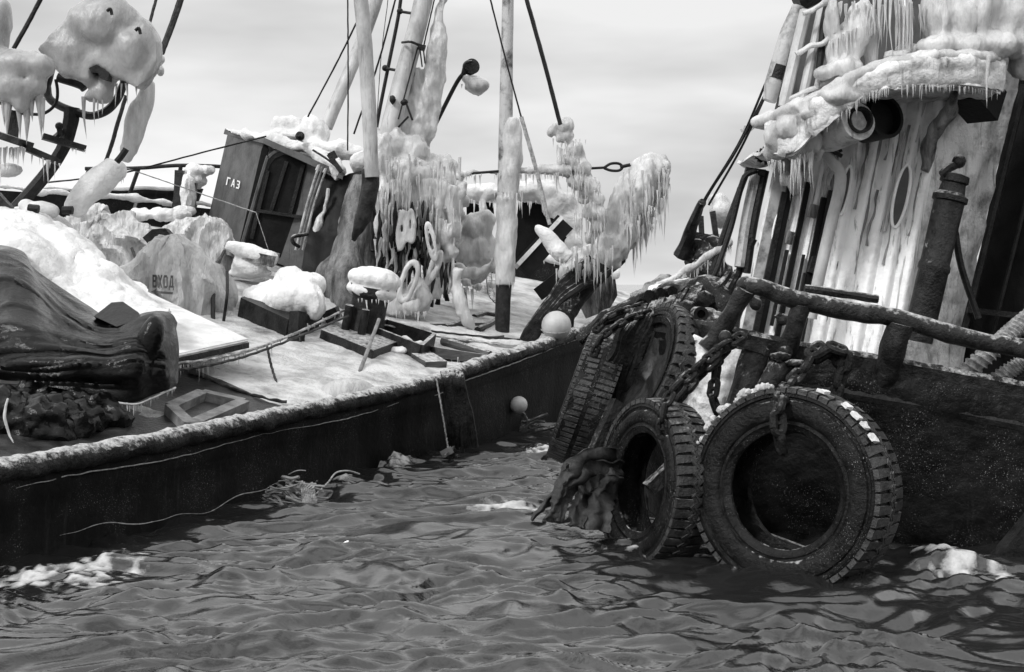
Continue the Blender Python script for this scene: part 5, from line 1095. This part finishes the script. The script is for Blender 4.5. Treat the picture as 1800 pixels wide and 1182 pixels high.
# ---------- tyres
def tyre(c, Rr, W, yaw, lean, rb=.55, lugs=34, label='', mat=RUBF, pitch=0, frostblocks=0, sag=1.0, spin=0, lh=.026, ribs=1):
    """axis of the tyre lies in the horizontal plane turned by yaw; lean rolls it in the picture"""
    t = bpy.data.objects.new('tyre', None); COL.objects.link(t); t.location = c
    tag(t, label, 'tyre', 'old tyres hung as fenders')
    M4 = Matrix.Rotation(R(lean), 4, 'Y') @ Matrix.Rotation(R(-yaw), 4, 'Z') @ Matrix.Rotation(R(pitch), 4, 'X')
    Rb = Rr * rb; h = W / 2
    prof = [(Rr, -h * .86), (Rr + .004, -h * .3), (Rr + .004, h * .3), (Rr, h * .86), (Rr - .02, h * .98), (Rr - .05, h * 1.02), (Rr - .06, h * .97), (Rr - .075, h * .97), (Rr - .085, h * 1.05), (Rr * .55 + Rb * .45, h * 1.10), (Rr * .4 + Rb * .6, h * 1.09), (Rb + .085, h * 1.04), (Rb + .075, h * .96), (Rb + .06, h * .96), (Rb + .05, h * 1.0), (Rb + .035, h * .92), (Rb + .02, h * .9), (Rb, h * .84), (Rb - .004, h * .76), (Rb + .02, h * .72),
            (Rr * .5 + Rb * .5, h * .96), (Rr - .08, h * .86), (Rr - .045, h * .6), (Rr - .04, 0), (Rr - .045, -h * .6), (Rr - .08, -h * .86), (Rr * .5 + Rb * .5, -h * .96), (Rb + .02, -h * .72), (Rb - .004, -h * .76), (Rb, -h * .84), (Rb + .05, -h * .95), (Rr * .5 + Rb * .5, -h * 1.1), (Rr - .05, -h * 1.02), (Rr - .02, -h * .98)]
    bm = B(); seg = 96; rg = []
    for k in range(seg):
        a = 2 * math.pi * k / seg + spin
        rg.append([bm.verts.new(M4 @ V((r * math.cos(a), -z, r * math.sin(a) * sag)) + c) for r, z in prof])
    n = len(prof)
    for k in range(seg):
        for i in range(n): bm.faces.new((rg[k][i], rg[k][(i + 1) % n], rg[(k + 1) % seg][(i + 1) % n], rg[(k + 1) % seg][i]))
    wob(bm, .006, 9); obj('casing', bm, mat, t)
    bm = B()
    for k in range(lugs * 2):
        side = 1 if k % 2 else -1; a0 = 2 * math.pi * (k / 2) / lugs + spin; da = 2 * math.pi / lugs * .43
        o = []
        for rad in (Rr - .01, Rr + lh):
            tap = .92 if rad > Rr else 1
            for z, aa, dr in ((side * h * 1.03, -da * tap, -.016), (side * h * 1.03, da * tap, -.016), (side * h * .12, da * .75 * tap + side * .02, 0), (side * h * .12, -da * .75 * tap + side * .02, 0)):
                a = a0 + aa + random.uniform(-.004, .004); o.append(M4 @ V(((rad + dr) * math.cos(a), -z, (rad + dr) * math.sin(a) * sag)) + c)
        hexa(bm, o)
    # ribs down the middle of the tread
    for zz in ((-.05, .05) if ribs else ()):
        q = [M4 @ V(((Rr + .016) * math.cos(a), -(zz * W + .02 * math.sin(a * lugs)), (Rr + .016) * math.sin(a) * sag)) + c for a in [2 * math.pi * j / 200 for j in range(201)]]
        tube(bm, q, .016, 200, 5)
    bmesh.ops.recalc_face_normals(bm, faces=bm.faces); obj('tread', bm, LUG if mat == RUBF else RUB, t, smooth=25)
    return t, M4
random.seed(1)
TA, MA = tyre(P(1396, 862, 10.0), .70, .40, 36, 4, .585, 54, 'largest tyre, nearest and facing out, half sunk with chain over its top', pitch=-4)
TB, MB_ = tyre(P(1150, 850, 10.75), .62, .30, 67, 8, .60, 50, 'tyre turned nearly edge-on, just left of the largest one, standing in the water', pitch=0)
TC, MC = tyre(P(1034, 700, 12.4), .60, .34, 94, 24, .58, 70, 'leftmost tyre, hanging edge-on above the water with frosted tread', pitch=4, lh=.012, ribs=0)
TD, MD = tyre(P(1134, 662, 11.7), .62, .17, 74, 27, .74, 40, 'thin tyre with rubber sheet in its opening, between the leftmost tyre and the half-sunk ones', pitch=0)
bm = B(); bar(bm, P(1742, 1010, 10.2), P(1830, 905, 10.3), .12, .16); wob(bm, .02, 5); obj('timber', bm, IRON, None, 'dark timber sticking out of the water at the right edge', 'timber', 'sloping timbers behind the tyres')
# ice lumps caught on the biggest tyre's shoulder
bm = B(); random.seed(3)
cA = P(1396, 862, 10.0)
bm.free()
for a, s_ in ((2.62, .05), (2.5, .045), (2.42, .034), (2.34, .05), (2.22, .05), (2.12, .055), (2.04, .04), (1.96, .045), (2.72, .03), (2.8, .028), (2.9, .022), (1.86, .04)):
    bm = B()
    for _ in range(3):
        aa = a + random.uniform(-.05, .05); q = MA @ V((.735 * math.cos(aa), -.13 + random.uniform(-.06, .08), .735 * math.sin(aa))) + cA; bmesh.ops.create_icosphere(bm, subdivisions=1, radius=s_ * random.uniform(.5, .85), matrix=Matrix.Translation(q) @ Matrix.Rotation(random.random() * 3, 4, 'X'))
    wob(bm, .014, 15); obj('ice_lump', bm, ICE, TA, smooth=20)
for a in (1.28, 1.02, .88, .76, .63):
    bm = B()
    for s0, z0 in ((.05, -.16),):
        q = MA @ V((.74 * math.cos(a), z0, .74 * math.sin(a))) + cA
        m_ = Matrix.Translation(q) @ MA @ Matrix.Rotation(-a, 4, 'Y') @ Matrix.Diagonal((.012, random.uniform(.04, .06), random.uniform(.03, .045), 1))
        bmesh.ops.create_cube(bm, size=1.7, matrix=m_)
    bmesh.ops.subdivide_edges(bm, edges=bm.edges[:], cuts=3, use_grid_fill=True); wob(bm, .014, 14); obj('snow_pad', bm, SNOW, TA)
# rubber sheet inside the thin tyre
cD = P(1130, 668, 11.75)
bm = B(); nr_, ns_ = 16, 60; rows = []
for i in range(nr_ + 1):
    q = i / nr_; rows.append([MD @ V((.50 * q * math.cos(a), -.05 + .08 * (1 - q * q) - .03 * math.sin(3 * a) * q * (1 - q) * 4, .50 * q * math.sin(a))) + cD for a in [2 * math.pi * k / ns_ for k in range(ns_ + 1)]])
sheet(rows, bm); bmesh.ops.remove_doubles(bm, verts=bm.verts, dist=.0005); wob(bm, .03, 4); thicken(bm, .012); obj('rubber_sheet', bm, RSHEET, TD)
bm = B(); bmesh.ops.create_circle(bm, cap_ends=True, segments=16, radius=.03, matrix=Matrix.Translation(MD @ V((-.51, -.10, -.06)) + cD) @ MD @ Matrix.Rotation(R(90), 4, 'X')); bmesh.ops.extrude_face_region(bm, geom=bm.faces[:]); obj('valve_hole', bm, DARK, TD)
# timbers and hanging bars behind tyres
for i, (a, b_, w_, lb) in enumerate((((1085, 705, 11.7), (1020, 850, 11.6), .12, 'dark sloping timber just right of the leftmost tyre'), ((1112, 740, 11.5), (1060, 840, 11.4), .13, 'frost-edged sloping timber behind the edge-on tyre'), ((1215, 790, 10.95), (1140, 860, 10.9), .14, 'wet beam end seen through the edge-on tyre'))):
    bm = B(); bar(bm, P(*a), P(*b_), w_, w_ * .7); wob(bm, .01, 6); obj('timber', bm, IRONF, None, lb, 'timber', 'sloping timbers behind the tyres')
# black drapery of old nets on the corner
bm = B(); random.seed(31)
for i in range(80):
    x = 1085 + i * 2.3 + random.uniform(-4, 4); y = 560 - i * .9 + random.uniform(-8, 8)
    tube(bm, L([(x + 30, y - 4, 12.1), (x + 10, y + 26, 11.95), (x - 10, y + 70, 11.95), (x - 26 - random.uniform(0, 20), y + 120 + random.uniform(-20, 50), 12.05)]), random.uniform(.02, .05), 24, 6, .03, 5)
obj('net_drape', bm, NET, None, 'frost-flecked black net and rope drape over the tug corner behind the tyres', 'net')
bm = B(); sheet(rows_fit([L([(1186, 548, 11.9), (1225, 562, 11.7), (1262, 600, 11.6)]), L([(1165, 640, 11.8), (1200, 660, 11.6), (1235, 680, 11.5)]), L([(1120, 760, 11.7), (1160, 770, 11.5), (1200, 780, 11.4)])], 30, 30), bm); wob(bm, .08, 3); thicken(bm, .03)
obj('hanging_sheet', bm, TARP, None, 'dark wet sheet hanging down behind the thin tyre', 'sheet')
# torn rubber cloth at the water
bm = B(); random.seed(6)
for pts, w0, w1 in ((([(1096, 806, 11.1), (1050, 802, 10.95), (1012, 822, 10.8), (985, 850, 10.7), (962, 884, 10.6), (936, 916, 10.5)]), 34, 7), (([(1092, 840, 11.0), (1040, 832, 10.85), (1004, 856, 10.7), (990, 884, 10.6), (984, 918, 10.5)]), 52, 12),
                    (([(1090, 870, 10.9), (1050, 862, 10.8), (1024, 884, 10.65), (1012, 925, 10.5)]), 56, 30), (([(1090, 820, 11.05), (1068, 850, 10.85), (1054, 890, 10.65), (1050, 935, 10.55)]), 60, 44), (([(1004, 826, 10.75), (985, 868, 10.6), (972, 900, 10.5), (955, 918, 10.45)]), 30, 10)):
    c_ = fit(L(pts), 40); r_ = []
    for i in range(41):
        w_ = (w0 + (w1 - w0) * i / 40) * c_[i].y / FPX; t_ = (c_[min(i + 1, 40)] - c_[max(i - 1, 0)]).normalized(); s_ = t_.cross(V((0, 1, 0))).normalized()
        r_.append([c_[i] + s_ * w_ * (k / 14 - .5) + V((0, .03 * math.sin(k * .5 + i * .09) * (w_ / .2) + .10 * (k / 14 - .5) ** 2, 0)) + s_ * (.03 * noise.noise(V((i * .3, k // 13 * 5, w0)))) for k in range(15)])
    sheet(r_, bm)
wob(bm, .06, 3.5); thicken(bm, .014); obj('torn_cloth', bm, M('wet grey cloth', .010, .035, .4, 5, .7, 16, spec=.2), None, 'torn dark cloth trailing into the water left of the edge-on tyre', 'cloth', smooth=60)
# big frayed ropes at right
rope('thick_rope', L([(1640, 700, 11.2), (1730, 628, 11.1), (1790, 575, 11.2), (1860, 520, 11.3)]), .07, ROPEL, 'upper thick frosted rope running up from the tug gunwale at the right edge', group='thick ropes at the right edge', n=120, lob=3)
rope('thick_rope', L([(1690, 712, 11.15), (1770, 655, 11.05), (1820, 625, 11), (1880, 590, 11.1)]), .06, ROPEL, 'lower thick frosted rope at the right edge, below the first', group='thick ropes at the right edge', n=120, lob=3)
rope('line', L([(1750, 712, 11.1), (1800, 655, 11.0), (1830, 620, 10.9)]), .02, ROPE, 'thin dark line crossing behind the thick ropes at the right edge')
# ---------- chains
def chain(pts, ll, tr_, name, label, stud=True, mat=CHAINM, wid=.62):
    bm = B(); pts = [V(p) for p in pts]
    dense = fit(pts, 400); pos = [0]
    for a, b_ in zip(dense, dense[1:]): pos.append(pos[-1] + (b_ - a).length)
    pitch = ll - 2 * tr_ * 1.05; n = int(pos[-1] / pitch); k = 0; prev = V((0, 1, 0))
    for i in range(n + 1):
        s_ = i * pitch
        while k < len(pos) - 2 and pos[k + 1] < s_: k += 1
        f = (s_ - pos[k]) / max(pos[k + 1] - pos[k], 1e-6); c = dense[k].lerp(dense[k + 1], f); t = (dense[k + 1] - dense[k]).normalized()
        s0 = (prev - t * prev.dot(t)).normalized(); prev = s0; s1 = t.cross(s0)
        a0 = (.75 if i % 2 else -.75) + random.uniform(-.2, .2); w_ = s0 * math.cos(a0) + s1 * math.sin(a0)
        hw = ll * wid / 2 - tr_; hl = ll / 2 - tr_ - hw; q = []
        for j in range(8): a = math.pi * j / 7; q.append(c + t * (hl + hw * math.sin(a)) + w_ * hw * math.cos(a))
        for j in range(8): a = math.pi * j / 7; q.append(c - t * (hl + hw * math.sin(a)) - w_ * hw * math.cos(a))
        q.append(q[0]); tube(bm, q, tr_, 22, 7)
        if stud: tube(bm, [c - w_ * hw, c + w_ * hw], tr_ * .8, 2, 6)
    wob(bm, .004, 22)
    return obj(name, bm, mat, None, label, 'chain', 'anchor chains holding the tyres')
random.seed(8)
chain(L([(1296, 596, 10.7), (1262, 618, 10.65), (1222, 652, 10.6), (1180, 692, 10.5), (1166, 730, 10.4), (1166, 775, 10.4)]), .17, .022, 'chain', 'heavy stud-link chain slanting from the rail post down to the edge-on tyre')
chain(L([(1290, 600, 10.85), (1265, 628, 10.8), (1228, 662, 10.8), (1196, 700, 10.7)]), .17, .022, 'chain', 'second chain lying just behind the slanting one')
chain(L([(1262, 625, 10.85), (1258, 660, 10.85), (1254, 700, 10.8), (1266, 735, 10.8), (1276, 775, 10.8)]), .18, .024, 'chain', 'heavy chain hanging straight down in front of the iced plate between the tyres')
chain(L([(1478, 640, 10.6), (1456, 618, 10.55), (1434, 616, 10.5), (1412, 650, 10.45), (1388, 676, 10.3), (1372, 705, 9.85), (1368, 745, 9.72), (1374, 790, 9.75)]), .20, .03, 'chain', 'thick chain looped over the gunwale and round the top of the largest tyre')
chain(L([(1445, 625, 10.5), (1466, 612, 10.5), (1486, 628, 10.5), (1478, 665, 10.5), (1466, 705, 10.5)]), .19, .03, 'chain', 'chain end hanging at the knot above the largest tyre, right of its loop')
chain(L([(1150, 548, 12.0), (1118, 556, 11.9), (1086, 572, 11.8), (1058, 594, 11.7), (1044, 622, 11.7)]), .13, .019, 'chain', 'black chain running from the tug corner to the top of the leftmost tyre')
chain(L([(1130, 536, 12.2), (1104, 544, 12.1), (1072, 556, 12.0), (1048, 580, 11.9)]), .13, .019, 'chain', 'black chain behind and above the one holding the leftmost tyre')
bm = B(); ball(bm, P(1275, 592, 10.7), .05); bar(bm, P(1272, 590, 10.7), P(1300, 605, 10.75), .04, .05); bar(bm, P(1300, 602, 10.9), P(1344, 616, 10.9), .1, .07); wob(bm, .01, 10); obj('chain_pin', bm, IRONF, tug)
bm = B()
for a in ((1340, 618, 10.95, 16, 9), (1370, 628, 10.9, 20, 10), (1400, 640, 10.85, 20, 10), (1380, 620, 10.95, 12, 8)): blob(bm, *a)
wob(bm, .03, 7); obj('lashing', bm, NET, tug)
# floating scrap inside the big tyre
bm = B(); bar(bm, P(1330, 940, 10.6), P(1490, 1000, 10.4), .05, .08); wob(bm, .01, 6); obj('floating_plank', bm, IRONF, None, 'wet plank floating inside the opening of the largest tyre', 'plank')
